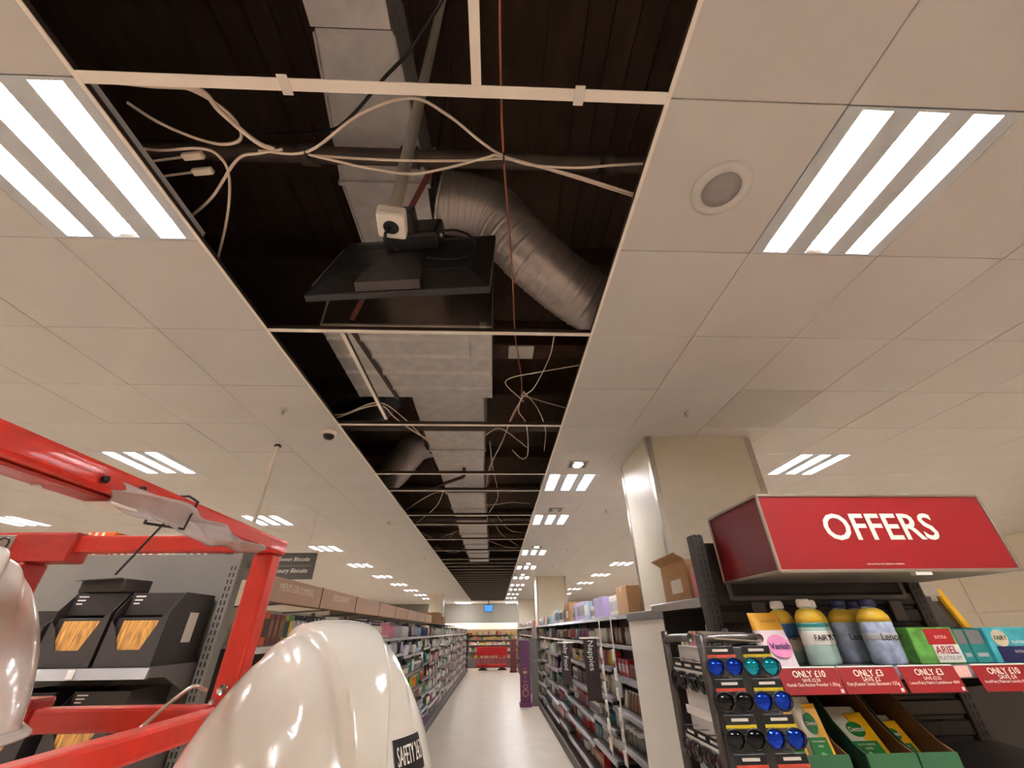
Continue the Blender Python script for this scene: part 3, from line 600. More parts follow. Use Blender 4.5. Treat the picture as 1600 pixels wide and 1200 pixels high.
# left: near end of the top shelf (tall orange and maroon packs), then each shelf as far as single goods can be told
y = 2.86
for i, (kind, c1, c2, s) in enumerate([('book box', 'orange', 'yellow', .9), ('book box', 'orange', 'black', .9), ('book box', 'maroon', 'brown', .85), ('book box', 'maroon', 'brown', .85), ('book box', 'maroon', 'brown', .85), ('book box', 'lime', 'navy', .85), ('book box', 'green', 'yellow', .85)] + [('bottle', 'silver', 'black', 1.05)] * 4 + [('pump bottle', 'grey', 'black', 1.1)] * 4):
    w = WD[kind] * s * (.62 if kind == 'book box' else 1)
    product(kind, c1, c2, (-1.445, y + w / 2, 1.6205), PI / 2, (s * .62, s, s) if kind == 'book box' else s, '%s %s %s with %s trim, near end of left top shelf' % (ORD[i], c1, kind.replace('book box', 'narrow tall pack'), c2), 'packs at the near end of the left top shelf'); y += w + .008
NL = fill(-1, -1.34, .11, y + .05, 10.5, 1.62, .21, ['bottle', 'pump bottle', 'spray can', 'tube'], ['white', 'grey', 'silver', 'cream', 'navy', 'black', 'pale blue', 'pink'], 'top shelf ' + w_, gap=.02)
for li, (z, ya, yb) in enumerate(((1.37, 2.65, 9.6), (1.11, 2.65, 10), (.86, 2.65, 10.2), (.62, 2.65, 10.6), (.38, 4., 11.5), (.155, 5., 12.5))):
    NL += fill(-1, -1.34, .105, ya, yb, z, .2, BK, CM + (['red'] * 3 if li in (1, 2) else []) + (['lilac', 'purple', 'blue', 'orange', 'lime', 'maroon', 'magenta', 'yellow'] if li < 6 else []), ['second shelf ', 'third shelf ', 'fourth shelf ', 'fifth shelf ', 'sixth shelf ', 'base deck '][li] + w_, gap=.02)
w_ = 'of right aisle shelving'
RB = ['bottle', 'carton', 'pouch', 'jar', 'soft pack', 'tube', 'book box']
NR = 0
for li, (z, ya, yb, ks, cs_) in enumerate(((1.8, 5.55, 7.3, ['book box', 'soft pack', 'carton'], ['white', 'brown', 'pale blue', 'white', 'lilac', 'cream']), (1.56, 4.05, 10, ['bottle', 'pouch', 'tube', 'soft pack'], ['magenta', 'purple', 'white', 'white', 'cream', 'brown', 'red']),
        (1.3, 4.05, 9.5, ['pouch', 'soft pack', 'jar', 'carton'], ['cream', 'yellow', 'white', 'red', 'brown', 'pink']), (1.05, 4.05, 9.5, ['soft pack', 'pouch', 'carton'], ['cream', 'teal', 'teal', 'white', 'maroon', 'brown']),
        (.8, 4.4, 10, ['soft pack', 'carton', 'jar'], ['white', 'red', 'grey', 'brown', 'teal', 'white']), (.58, 5., 10, ['bottle', 'jar', 'soft pack'], ['teal', 'teal', 'maroon', 'white', 'brown', 'red']), (.33, 6., 11, ['soft pack', 'jar', 'carton', 'bottle'], ['white', 'pink', 'red', 'white', 'cream']), (.155, 6.6, 12, ['jar', 'bottle', 'carton'], ['white', 'red', 'pink', 'cream', 'brown']))):
    NR += fill(1, 1.145, .145 if z < 1.7 else .12, ya, yb, z, .17 if z < 1.7 else .3, ks, cs_, ['top ledge ', 'second shelf ', 'third shelf ', 'fourth shelf ', 'fifth shelf ', 'sixth shelf ', 'seventh shelf ', 'base deck '][li] + w_, gap=.014, run=(2, 5))
NR += fill(1, 1.145, .12, 8.0, 10.6, 1.8, .26, ['book box', 'soft pack', 'carton'], ['white', 'brown', 'cream', 'white', 'pale blue'], 'top ledge farther along right shelving', gap=.014, run=(2, 5))
NR += fill(1, 1.145, .12, 4.45, 4.98, 1.8, .27, ['soft pack'], ['pale blue', 'white'], 'top ledge beside tall cardboard box', gap=.008, run=(2, 3))
# beyond that: one object for the goods nobody could count
def far_goods(label, xf, s, runs, hmax, key):
    b = MB(); cl = []
    for z, y0, y1 in runs:
        y = y0
        while y < y1:
            w = random.uniform(.05, .1); h = random.uniform(.09, hmax); d = random.uniform(.04, .1); c = random.choice(CM + ['red', 'purple', 'cream', 'white'])
            n0 = len(b.f); y0b, Lb = BAYS[key]
            if int((y - y0b - .02) / Lb) != int((y + w + .02 - y0b) / Lb): y = y0b + Lb * int((y + w + .02 - y0b) / Lb) + .022
            zz = z + lift(key, z, y + w / 2)
            if random.random() < .5: b.box((min(xf + s * .04, xf + s * (.04 + d)), y, zz), (max(xf + s * .04, xf + s * (.04 + d)), y + w - .008, zz + h))
            else: b.lathe([(.0, 0), (w * .4, 0), (w * .4, h * .75), (w * .2, h * .85), (w * .2, h), (0, h)], 8, (xf + s * (.04 + w * .4), y + w / 2, zz))
            cl += [c] * (len(b.f) - n0); y += w
    o = obj('shelf_goods', b, far_m); o['kind'] = 'stuff'; o['label'] = label; o['category'] = 'goods'
    ca = o.data.color_attributes.new('Col', 'FLOAT_COLOR', 'CORNER')
    for p, c in zip(o.data.polygons, cl):
        for li in p.loop_indices: ca.data[li].color = (*lin(PAL[c]), 1)
far_m = attr_mat('distant packs')
far_goods('distant mixed toiletries crowding the far left aisle shelves', -1.37, -1, [(1.6205, 10.6, 24.2), (1.3705, 9.8, 24.2), (1.1105, 10.2, 24.2), (.8605, 10.4, 24.2), (.6205, 10.8, 24.2), (.3805, 11.7, 24.2), (.1555, 12.7, 24.2)], .19, -1)
far_goods('distant mixed packs crowding the far right aisle shelves', 1.19, 1, [(1.5605, 10.2, 12.9), (1.3005, 9.7, 12.9), (1.0505, 9.7, 12.9), (.8005, 10.2, 12.9), (.5805, 10.2, 12.9), (.3305, 11.2, 12.9), (.1555, 12.2, 12.9), (1.8005, 10.8, 12.9)], .19, 1)
far_goods('distant mixed packs on the right shelving past the plum banner', 1.19, 1, [(z, 14.7, 23.9) for z in (1.8005, 1.5605, 1.3005, 1.0505, .8005, .5805, .3305, .1555)], .19, 2)
# header boards
for i in range(8):
    ya = 2.58 + .89 * i
    t = thing('header_board', '%s header board over the left aisle shelving%s' % ('tan' if i else 'nearest tan', [' lettered for men\'s grooming', ' lettered for deodorants', ', third from the near end', ', fourth from the near end', ', fifth from the near end', ', sixth from the near end', ', seventh from the near end', ', farthest one'][i]), 'sign', (-1.31, ya + .44, 1.84), group='header boards')
    obj('panel', B((-1.318, ya + .006, 1.842), (-1.302, ya + .884, 1.975), .002), board_m, t); obj('edge_strip', B((-1.322, ya, 1.836), (-1.30, ya + .89, 1.843)), carddk_m, t)
    obj('edge_strip', B((-1.322, ya - .001, 1.843), (-1.3, ya + .007, 1.976)), carddk_m, t)
    obj('arm', MB().bar((-1.32, ya + .44, 1.85), (-1.77, ya + .44, 1.83), .015, .01), shelfdk_m, t)
    if i < 2: text(["MEN'S GROOMING", 'DEODORANTS'][i], .05, (-1.301, ya + .46, 1.925), (0, 1, 0), (0, 0, 1), boardtxt_m, t, width=.52 if i == 0 else .4)
def carton_box(name, label, a, b_, m, lab=True, open_top=False, group=None, flap=True):
    t = thing(name, label, 'box', ((a[0] + b_[0]) / 2, (a[1] + b_[1]) / 2, a[2]), group=group)
    if open_top:
        w = .006; b = MB(); b.box(a, (b_[0], b_[1], a[2] + w)); b.box((a[0], a[1], a[2] + w), (a[0] + w, b_[1], b_[2])); b.box((b_[0] - w, a[1], a[2] + w), (b_[0], b_[1], b_[2])); b.box((a[0] + w, a[1], a[2] + w), (b_[0] - w, a[1] + w, b_[2])); b.box((a[0] + w, b_[1] - w, a[2] + w), (b_[0] - w, b_[1], b_[2]))
        obj('box', b, m, t); obj('flap', MB().prism([(a[0], a[1], b_[2]), (a[0], b_[1], b_[2]), (a[0] - .05, b_[1], b_[2] + .03), (a[0] - .05, a[1], b_[2] + .03)], (0, 0, .004)), m, t)
    else:
        obj('box', B(a, b_, .004), m, t); obj('tape', B((a[0] - .001, (a[1] + b_[1]) / 2 - .02, b_[2] - .05), (b_[0], (a[1] + b_[1]) / 2 + .02, b_[2] + .001)), mat('parcel tape', (196, 164, 120), .3), t)
    if lab: obj('label', B((a[0] - .0015, a[1] + .25 * (b_[1] - a[1]), a[2] + .2 * (b_[2] - a[2])), (a[0] - .0002, a[1] + .65 * (b_[1] - a[1]), a[2] + .55 * (b_[2] - a[2]))), ticket_m, t)
    return t
carton_box('cardboard_box', 'tall plain cardboard box on top of the right shelving by the pillar', (1.19, 4.06, 1.801), (1.5, 4.42, 2.03), card_m, lab=False)
carton_box('cardboard_box', 'lilac box standing on top of the right shelving', (1.19, 5.02, 1.801), (1.42, 5.5, 2.0), PM['lilac'], lab=False)
carton_box('cardboard_box', 'brown box on top of the right shelving farther along', (1.2, 7.4, 1.801), (1.5, 7.9, 2.08), card_m)
carton_box('cardboard_box', 'cardboard box on top of the far left shelving', (-1.7, 11.4, 1.85), (-1.36, 12.1, 2.1), card_m)
obj('top_board', B((-1.77, 10.6, 1.838), (-1.32, 16, 1.85)), shelf_m, bpy.data.objects['gondola_shelving'])
carton_box('cardboard_box', 'second cardboard box on top of the far left shelving', (-1.7, 12.6, 1.85), (-1.4, 13.3, 2.04), card_m)
# blade signs on the right shelving
for txt, yy, x0, z0, z1, lab in (('Nappies', 5.2, .97, 1.06, 1.6, 'dark vertical blade sign for nappies on the right shelving'), ('Baby Food', 7.1, .98, 1.02, 1.52, 'dark vertical blade sign farther along the right shelving')):
    t = thing('blade_sign', lab, 'sign', (1.06, yy, z0)); obj('blade', B((x0, yy, z0), (1.12, yy + .006, z1), .002), mat('dark brown sign', (52, 40, 38), .5), t)
    obj('clip_bar', B((x0 - .04, yy - .006, z1), (1.2, yy + .01, z1 + .016), .002), ticket_m, t)
    text(txt, .085, ((x0 + 1.12) / 2, yy - .001, z1 - .15), (0, 0, -1), (1, 0, 0), ticket_m, t)
for yy, lab in ((4.35, 'clear hanging strip of small packs nearest the casing'), (4.85, 'clear hanging strip of small packs by the blade sign')):
    t = thing('clip_strip', lab, 'clip strip', (1.1, yy, .7)); obj('strip', B((1.09, yy, .7), (1.093, yy + .03, 1.79)), ticket_m, t); obj('hook', B((1.09, yy, 1.772), (1.16, yy + .03, 1.776)), ticket_m, t)
    for k in range(6): obj('packet', MB().box((1.075, yy - .03, .74 + .14 * k), (1.089, yy + .05, .83 + .14 * k), .006), paper_m, t)
# floor banners in the aisle
def banner(label, x0, x1, y, h, m, txt=None):
    t = thing('floor_banner', label, 'banner', ((x0 + x1) / 2, y, 0))
    P = lambda z, o: (y + .18 * z / h + o)
    obj('panel', MB().prism([(x0, P(.08, 0), .08), (x1, P(.08, 0), .08), (x1, P(h, 0), h), (x0, P(h, 0), h)], (0, .012, 0)), m, t); obj('base', B((x0 - .02, y - .06, 0), (x1 + .02, y + .3, .08), .01), m, t)
    obj('strut', MB().bar(((x0 + x1) / 2, y + .26, .08), ((x0 + x1) / 2, P(h * .7, .012), h * .7), .03), shelfdk_m, t)
    if txt:
        g = mat('gold print', (206, 150, 110), .5); xc = (x0 + x1) / 2
        for zc, r in ((.28, .07), (.42, .045)): obj('printed_ring', MB().tube([(xc + r * math.cos(a), P(zc + r * math.sin(a), -.002), zc + r * math.sin(a)) for a in [2 * PI * i / 20 for i in range(21)]], .011, 6), g, t)
        for zc, w, h_ in ((.52, .1, .015), (.6, .02, .07), (.7, .1, .06), (.8, .1, .012)): obj('printed_block', MB().prism([(xc - w / 2, P(zc, -.003), zc), (xc + w / 2, P(zc, -.003), zc), (xc + w / 2, P(zc + h_, -.003), zc + h_), (xc - w / 2, P(zc + h_, -.003), zc + h_)], (0, .002, 0)), g, t)
banner('plum floor banner with gold print leaning at the right shelving end', .70, .98, 13.3, 1.45, plum_m, True)
banner('dark red floor banner far down the right side of the aisle', .78, 1.08, 23.6, 1.35, dkred_m)
product('soft pack', 'yellow', 'white', (1.1, 13.75, 1.0), -PI / 2, 1.3, 'yellow pack on the shelf end behind the plum banner', 'end of shelving packs')
t = thing('end_display', 'small grey shelf tower behind the plum banner', 'display', (1.2, 13.75, 0)); obj('tower', B((1.02, 13.35, 0), (1.26, 13.65, .99), .01).box((1.02, 13.65, 0), (1.26, 13.69, 1.5)), shelf_m, t)
# ================================================================== RIGHT: OFFERS END UNIT
t = thing('promotion_shelving', 'dark grey slatted end shelving unit under the red offers sign', 'shelving', (1.5, 1.9, 0))
for x0 in (.985, 2.0):
    u = obj('upright', B((x0, 2.1, 0), (x0 + .06, 2.16, 2.085), .004), shelfdk_m, t)
    b = MB()
    for k in range(66):
        for dx in (.016, .036): b.box((x0 + dx, 2.0985, .12 + .03 * k), (x0 + dx + .007, 2.1005, .138 + .03 * k))
    obj('slots', b, black_m, u)
z = .2
while z < 1.80:
    obj('slat', MB().prism([(1.046, 2.125, z), (1.046, 2.11, z + .006), (1.046, 2.11, z + .05), (1.046, 2.125, z + .056)], (.953, 0, 0)), shelfdk_m, t); z += .068
obj('back_panel', B((1.046, 2.126, .1), (1.999, 2.14, 2.05)), shelfdk_m, t)
b = MB(); b.bar((1.1, 2.095, 1.80), (1.96, 2.095, 1.80), .02); b.bar((1.11, 2.095, 1.80), (1.11, 2.095, 1.9), .018); b.bar((1.95, 2.095, 1.80), (1.95, 2.095, 1.9), .018); obj('sign_frame', b, shelf_m, t)
for xx in (1.2, 1.86): obj('bracket_plate', B((xx, 2.092, 1.70), (xx + .06, 2.11, 1.785), .003), shelf_m, t)
obj('plinth', B((.95, 1.7, 0), (2.05, 2.12, .14), .004), shelfdk_m, t)
for z, yf in ((1.56, 1.66), (1.275, 1.62), (.95, 1.62), (.6, 1.62)):
    s_ = obj('shelf', B((.94, yf, z - .028), (2.06, 2.105, z), .003), shelf_m if z > 1.5 else shelfdk_m, t)
    obj('ticket_rail', MB().prism([(.94, yf, z), (.94, yf - .008, z - .002), (.94, yf - .016, z - .034), (.94, yf, z - .034)], (1.12, 0, 0)), rail_m, s_)
    for x0 in (.99, 2.005): obj('bracket', MB().prism([(x0, 2.1, z - .028), (x0, yf + .05, z - .03), (x0, yf + .05, z - .045), (x0, 2.1, z - .11)], (.012, 0, 0)), shelfdk_m, s_)
t = thing('offers_sign', 'large red box sign lettered OFFERS on the right', 'sign', (1.57, 1.85, 1.86))
X0, X1, Z0, Z1, Y0, Y1 = 1.09, 2.058, 1.86, 2.155, 1.65, 2.085
obj('front_panel', B((X0 + .008, Y0, Z0 + .01), (X1 - .008, Y0 + .01, Z1 - .004)), signred_m, t)
for xx in (X0, X1 - .008): obj('side_panel', B((xx, Y0 + .012, Z0 + .01), (xx + .008, Y1, Z1 - .004)), signdred_m, t)
obj('underside', B((X0, Y0 + .004, Z0), (X1, Y1, Z0 + .008)), mat('grey sign base', (136, 128, 116), .6), t); obj('top_panel', B((X0, Y0 + .01, Z1 - .006), (X1, Y1, Z1)), signdred_m, t)
for p, q in (((X0, Y0, Z0), (X0, Y0, Z1)), ((X1, Y0, Z0), (X1, Y0, Z1)), ((X0, Y0, Z0 + .004), (X1, Y0, Z0 + .004)), ((X0, Y0, Z1), (X1, Y0, Z1)), ((X0, Y0, Z0 + .004), (X0, Y1, Z0 + .004)), ((X0, Y1, Z0), (X0, Y1, Z1)), ((X0, Y0, Z1), (X0, Y1, Z1))):
    obj('edge_trim', MB().bar(p, q, .012), alu_m, t)
text('OFFERS', .12, (1.565, Y0 - .001, 2.022), (1, 0, 0), (0, 0, 1), cream_m, t, width=.47)
text('Selected lines only. Subject to availability', .01, (1.52, Y0 - .001, 1.888), (1, 0, 0), (0, 0, 1), cream_m, t, width=.15)
obj('paper_tab', B((1.62, Y0 - .004, Z0 - .012), (1.685, Y0 + .02, Z0 - .001)), paper_m, t)
def price(x0, x1, big, save, line, z=1.566, y=1.628, desc=''):
    t = thing('price_card', 'red price card %s' % desc, 'price card', ((x0 + x1) / 2, y, z - .075), group='red price cards')
    n = Vector((0, -1, .22)).normalized(); upv = Vector((0, .22, 1)).normalized()
    b = MB().prism([(x0, y - .014, z - .074), (x1, y - .014, z - .074), (x1, y, z - .004), (x0, y, z - .004)], (0, .002, 0)); obj('card', b, signred_m, t)
    obj('holder_lip', MB().bar((x0, y + .002, z - .002), (x1, y + .002, z - .002), .006, .005), ticket_m, t)
    c = Vector(((x0 + x1) / 2, y - .0075, z - .039))
    text(big, .02, c + upv * .0195 - Vector((0, .0012, 0)), (1, 0, 0), upv, cream_m, t, width=.55 * (x1 - x0) if '10' in big else .5 * (x1 - x0)); text(save, .009, c + upv * .003 - Vector((0, .0012, 0)), (1, 0, 0), upv, cream_m, t, width=.3 * (x1 - x0))
    text(line, .008, c - upv * .009 - Vector((0, .0012, 0)), (1, 0, 0), upv, cream_m, t, width=.88 * (x1 - x0))
    b = B((x1 - .018, y - .0146, z - .07), (x1 - .008, y - .0136, z - .06)); obj('emblem', b, ticket_m, t)
price(.953, 1.157, 'ONLY £10', 'SAVE £2.50', 'Vanish Oxi Action Powder 1.35kg', desc='under the pink and white powder pouch')
price(1.16, 1.362, 'ONLY £3', 'SAVE £2', 'Fairy/Lenor Scent Boosters 155g', desc='under the pale green bottles, second from the left')
price(1.376, 1.572, 'ONLY £3', 'SAVE £3.25', 'Lenor/Fairy Fabric Conditioner 40W', desc='under the blue bottles and green box')
price(1.636, 1.842, 'ONLY £10', 'SAVE £4', 'Ariel/Fairy Platinum Laundry Pods 38W', desc='under the teal boxes, rightmost')
tag(obj('shelf_ticket', B((1.58, 1.634, 1.53), (1.63, 1.637, 1.562)), mat('pink ticket', (240, 190, 180), .6)), 'small pink and white ticket between two red price cards', 'ticket')
# goods on the upper shelf
ZT = 1.5605
t = thing('powder_pouch', 'white pouch of stain powder with gold top and pink roundel', 'pouch', (1.045, 1.76, ZT))
def pouchfn(w, d, h, cx_, cy_, cz_):
    return lambda u, v: (cx_ + w / 2 * math.copysign(abs(math.cos(2 * PI * u)) ** .45, math.cos(2 * PI * u)), cy_ + (d / 2 * (1 - v ** 1.6) + .0015) * math.sin(2 * PI * u) + .03 * v, cz_ + h * v)
pf = pouchfn(.12, .06, .17, 1.045, 1.75, ZT)
obj('body', MB().grid(lambda u, v: pf(u, v * .66), 24, 8, True), mat('white pouch film', (232, 214, 218), .3), t)
obj('top_band', MB().grid(lambda u, v: pf(u, .66 + v * .34), 24, 5, True), mat('gold pouch film', (206, 150, 40), .3, .2), t)
tx = lambda v: (1.75 + .03 * v - (.03 * (1 - v ** 1.6) + .004))
obj('roundel', MB().prism([(1.05 + .043 * math.cos(a), tx(.35) - .001 + .022 * math.sin(a) * .5, ZT + .062 + .036 * math.sin(a)) for a in [2 * PI * i / 24 for i in range(24)]], (0, .002, 0)), mat('pink print', (228, 140, 182), .4), t)
text('Vanish', .03, (1.05, tx(.35) - .004, ZT + .062), (1, 0, 0), (0, .3, 1), mat('navy print', (30, 26, 90), .4), t, width=.075)
text('LARGE PACK', .01, (1.05, tx(.85) - .004, ZT + .142), (1, 0, 0), (0, .3, 1), mat('brown print', (90, 50, 10), .5), t, width=.06)
def bottle(name, label, x, y, s, film, cap, band, txt, txtm, h=.2, wr=.052, deco=()):
    t = thing(name, label, 'bottle', (x, y, ZT), group='laundry bottles on the offers shelf')
    obj('body', MB().lathe([(0, 0), (wr * .9, 0), (wr, .008), (wr, h * .62), (wr * .93, h * .72), (wr * .7, h * .8), (wr * .42, h * .84), (wr * .42, h * .88)], 20, (x, y, ZT), 1, .72), film, t)
    obj('shoulder_sleeve', MB().lathe([(wr * 1.004, h * .63), (wr * .95, h * .72), (wr * .72, h * .81), (wr * .45, h * .845)], 20, (x, y, ZT), 1.005, .73), band, t)
    obj('cap', MB().lathe([(wr * .46, h * .87), (wr * .5, h * .88), (wr * .48, h * .97), (wr * .38, h * 1.0), (0, h)], 14, (x, y, ZT)), cap, t)
    for k, (m, z0, z1) in enumerate(deco): obj('label_band', MB().lathe([(wr * 1.003, h * z0), (wr * 1.012, h * z0 + .002), (wr * 1.012, h * z1 - .002), (wr * 1.003, h * z1)], 20, (x, y, ZT), 1, .725), m, t)
    text(txt, .03, (x + .004, y - wr * .745 - .002, ZT + h * .4), (1, 0, 0), (0, 0, 1), txtm, t, width=wr * 1.3)
gfilm = mat('pale green film', (176, 206, 196), .25, var=.12, scale=20); gold = mat('yellow sleeve', (222, 182, 50), .35); bprint = PM['blue']
bottle('scent_booster_bottle', 'pale green white-capped bottle, nearest front of the trio', 1.205, 1.75, 1, gfilm, paper_m, gold, 'FAIRY', black_m, .215, .05, ((PM['teal'], .56, .62), (PM['white'], .3, .5)))
bottle('scent_booster_bottle', 'pale green white-capped bottle at the right of the trio', 1.275, 1.82, 1, gfilm, paper_m, gold, 'FAIRY', black_m, .215, .05, ((PM['teal'], .56, .62), (PM['white'], .3, .5)))
bottle('scent_booster_bottle', 'white-capped bottle with blue side at the back left of the trio', 1.165, 1.86, 1, gfilm, paper_m, gold, 'FAIRY', black_m, .215, .05, ((bprint, .4, .62), (PM['cream'], .2, .4)))
lfilm = mat('floral blue film', (172, 186, 212), .25, var=.4, scale=24); navyc = PM['navy']
bottle('softener_bottle', 'pale blue floral bottle with navy cap in front', 1.46, 1.75, 1, lfilm, navyc, gold, 'Lenor', black_m, .215, .06, ((PM['silver'], .36, .46),))
bottle('softener_bottle', 'pale blue floral bottle with navy cap behind the front one', 1.425, 1.86, 1, lfilm, navyc, gold, 'Lenor', black_m, .215, .058)
bottle('softener_bottle', 'pale blue floral bottle with navy cap at the back right', 1.51, 1.88, 1, lfilm, navyc, gold, 'Lenor', black_m, .215, .055)
grn = mat('splashy green print', (96, 158, 70), .35, var=.6, scale=22)
t = thing('pod_box', 'green, red and white laundry pod box', 'box', (1.645, 1.79, ZT)); x0, x1, y0 = 1.56, 1.735, 1.73
obj('box', B((x0, y0, ZT), (x1, y0 + .13, ZT + .115), .003), grn, t); obj('red_panel', B((x0 + .06, y0 - .001, ZT + .06), (x1 - .012, y0 + .001, ZT + .11)), PM['red'], t); obj('white_panel', B((x0 + .07, y0 - .001, ZT + .005), (x1 - .004, y0 + .001, ZT + .06)), PM['white'], t)
text('ARIEL', .03, (1.676, y0 - .0015, ZT + .042), (1, 0, 0), (0, 0, 1), PM['red'], t, width=.085); text('PLATINUM', .01, (1.676, y0 - .0015, ZT + .018), (1, 0, 0), (0, 0, 1), PM['grey'], t, width=.085); text('EXTRA', .012, (1.675, y0 - .0015, ZT + .083), (1, 0, 0), (0, 0, 1), cream_m, t, width=.045)
for x0, x1, lab in ((1.742, 1.785, 'narrow teal carton beside the green pod box'), (1.789, 1.85, 'wider teal carton left of the teal pod box')):
    t = thing('teal_carton', lab, 'box', ((x0 + x1) / 2, 1.8, ZT)); obj('box', B((x0, 1.74, ZT), (x1, 1.88, ZT + .108), .003), PM['teal'], t); obj('grey_panel', B((x0 + .003, 1.739, ZT + .06), (x1 - .003, 1.741, ZT + .104)), PM['grey'], t); obj('badge', B((x0 + .01, 1.739, ZT + .02), (x1 - .01, 1.741, ZT + .032)), PM['silver'], t)
t = thing('pod_box', 'turquoise and navy laundry pod box at the right', 'box', (1.95, 1.79, ZT)); x0, x1, y0 = 1.856, 2.05, 1.73
obj('box', B((x0, y0, ZT), (x1, y0 + .13, ZT + .112), .003), mat('turquoise print', (70, 176, 186), .35, var=.25, scale=18), t); obj('navy_panel', B((x0 + .02, y0 - .001, ZT + .003), (x1 - .003, y0 + .001, ZT + .052)), PM['navy'], t)
obj('roundel', MB().prism([(1.906 + .03 * math.cos(a), y0 - .002, ZT + .078 + .027 * math.sin(a)) for a in [2 * PI * i / 24 for i in range(24)]], (0, .002, 0)), PM['cream'], t)
text('FAIRY', .02, (1.906, y0 - .003, ZT + .078), (1, 0, 0), (0, 0, 1), mat('dark green print', (30, 60, 30), .5), t, width=.05); text('PLATINUM+', .01, (1.98, y0 - .002, ZT + .064), (1, 0, 0), (0, 0, 1), cream_m, t, width=.07); text('EXTRA HYGIENE', .01, (1.98, y0 - .002, ZT + .035), (1, 0, 0), (0, 0, 1), cream_m, t, width=.085)
# wipes in green trays on the lower shelf
ZL = 1.2755
dgreen = mat('green tray', (52, 104, 66), .5); wwhite = mat('white wipes film', (232, 226, 206), .25); wyel = mat('yellow wipes print', (240, 180, 20), .3); wgr = mat('green wipes print', (22, 120, 44), .3)
def wipes(x, y, w, h, lab, tilt=.25, num='10x'):
    t = thing('wipes_pack', lab, 'wipes', (x, y, ZL + .008), group='wipes packs'); lean = lambda z: y + tilt * z
    f = lambda u, v: (x + w / 2 * math.copysign(abs(math.cos(2 * PI * u)) ** .4, math.cos(2 * PI * u)), lean(h * v) + (.028 * (math.sin(PI * min(1, .12 + v * .86)) ** .6) + .001) * math.sin(2 * PI * u), ZL + .008 + h * v)
    obj('body', MB().grid(f, 24, 10, True), wwhite, t); q = lambda z: lean(z) - .0305
    upv = Vector((0, tilt, 1)).normalized()
    obj('yellow_print', MB().prism([(x + w * .1, q(h * .45), ZL + .008 + h * .45), (x + w * .5, q(h * .2), ZL + .008 + h * .2), (x + w * .49, q(h * .92) + .006, ZL + .008 + h * .92), (x - w * .05, q(h * .9) + .006, ZL + .008 + h * .9)], (0, .003, 0)), wyel, t)
    c = lambda z: Vector((x, q(z) - .0008, ZL + .008 + z))
    obj('green_badge', MB().prism([tuple(c(h * .66) + Vector((w * .24 * math.cos(a), 0, 0)) + upv * (h * .15 * math.sin(a))) for a in [2 * PI * i / 20 for i in range(20)]], (0, .002, 0)), wgr, t)
    obj('green_panel', MB().prism([tuple(c(h * .2) + Vector((-w * .38, 0, 0))), tuple(c(h * .2) + Vector((w * .4, 0, 0))), tuple(c(h * .48) + Vector((w * .36, 0, 0))), tuple(c(h * .48) + Vector((-w * .38, 0, 0)))], (0, .002, 0)), wgr, t)
    text('Dettol', .02, c(h * .66) - Vector((0, .0014, 0)), (1, 0, 0), upv, cream_m, t, width=w * .42); text('MULTI SURFACE', .01, c(h * .43) - Vector((0, .0012, 0)), (1, 0, 0), upv, cream_m, t, width=w * .5); text('WIPES', .01, c(h * .37) - Vector((0, .0012, 0)), (1, 0, 0), upv, cream_m, t, width=w * .22); text(num, .02, c(h * .27) - Vector((0, .0012, 0)), (1, 0, 0), upv, cream_m, t, width=w * .2)
wipes(.962, 1.69, .085, .19, 'upright white, green and yellow wipes pack, leftmost'); wipes(1.052, 1.69, .08, .19, 'upright wipes pack right of the leftmost one'); wipes(1.235, 1.70, .12, .15, 'slumped wipes pack in the middle green tray', .75, '3x'); wipes(1.385, 1.74, .09, .12, 'half hidden wipes pack in the right green tray', .8, '3x')
wipes(.985, 1.8, .085, .19, 'dark green topped wipes pack behind the leftmost pair')
def tray(x0, x1, lab):
    t = thing('display_tray', lab, 'tray', ((x0 + x1) / 2, 1.75, ZL), group='green display trays')
    obj('floor_card', B((x0, 1.635, ZL), (x1, 2.05, ZL + .004)), carddk_m, t); obj('front_lip', B((x0, 1.63, ZL), (x1, 1.636, ZL + .066)), dgreen, t); obj('back_card', B((x0, 2.046, ZL + .004), (x1, 2.05, ZL + .25)), carddk_m, t)
    for xx in (x0, x1 - .005): obj('side_card', MB().prism([(xx, 1.637, ZL + .004), (xx, 1.637, ZL + .066), (xx, 1.68, ZL + .085), (xx, 1.74, ZL + .13), (xx, 1.80, ZL + .2), (xx, 1.83, ZL + .25), (xx, 2.045, ZL + .25), (xx, 2.045, ZL + .004)], (.005, 0, 0)), carddk_m if xx != x0 else mat('green card side', (30, 66, 44), .6), t)
tray(.912, 1.105, 'green card tray holding the upright wipes packs'); tray(1.16, 1.32, 'green card tray holding the slumped wipes pack'); tray(1.326, 1.455, 'green card tray beside the empty part of the shelf')
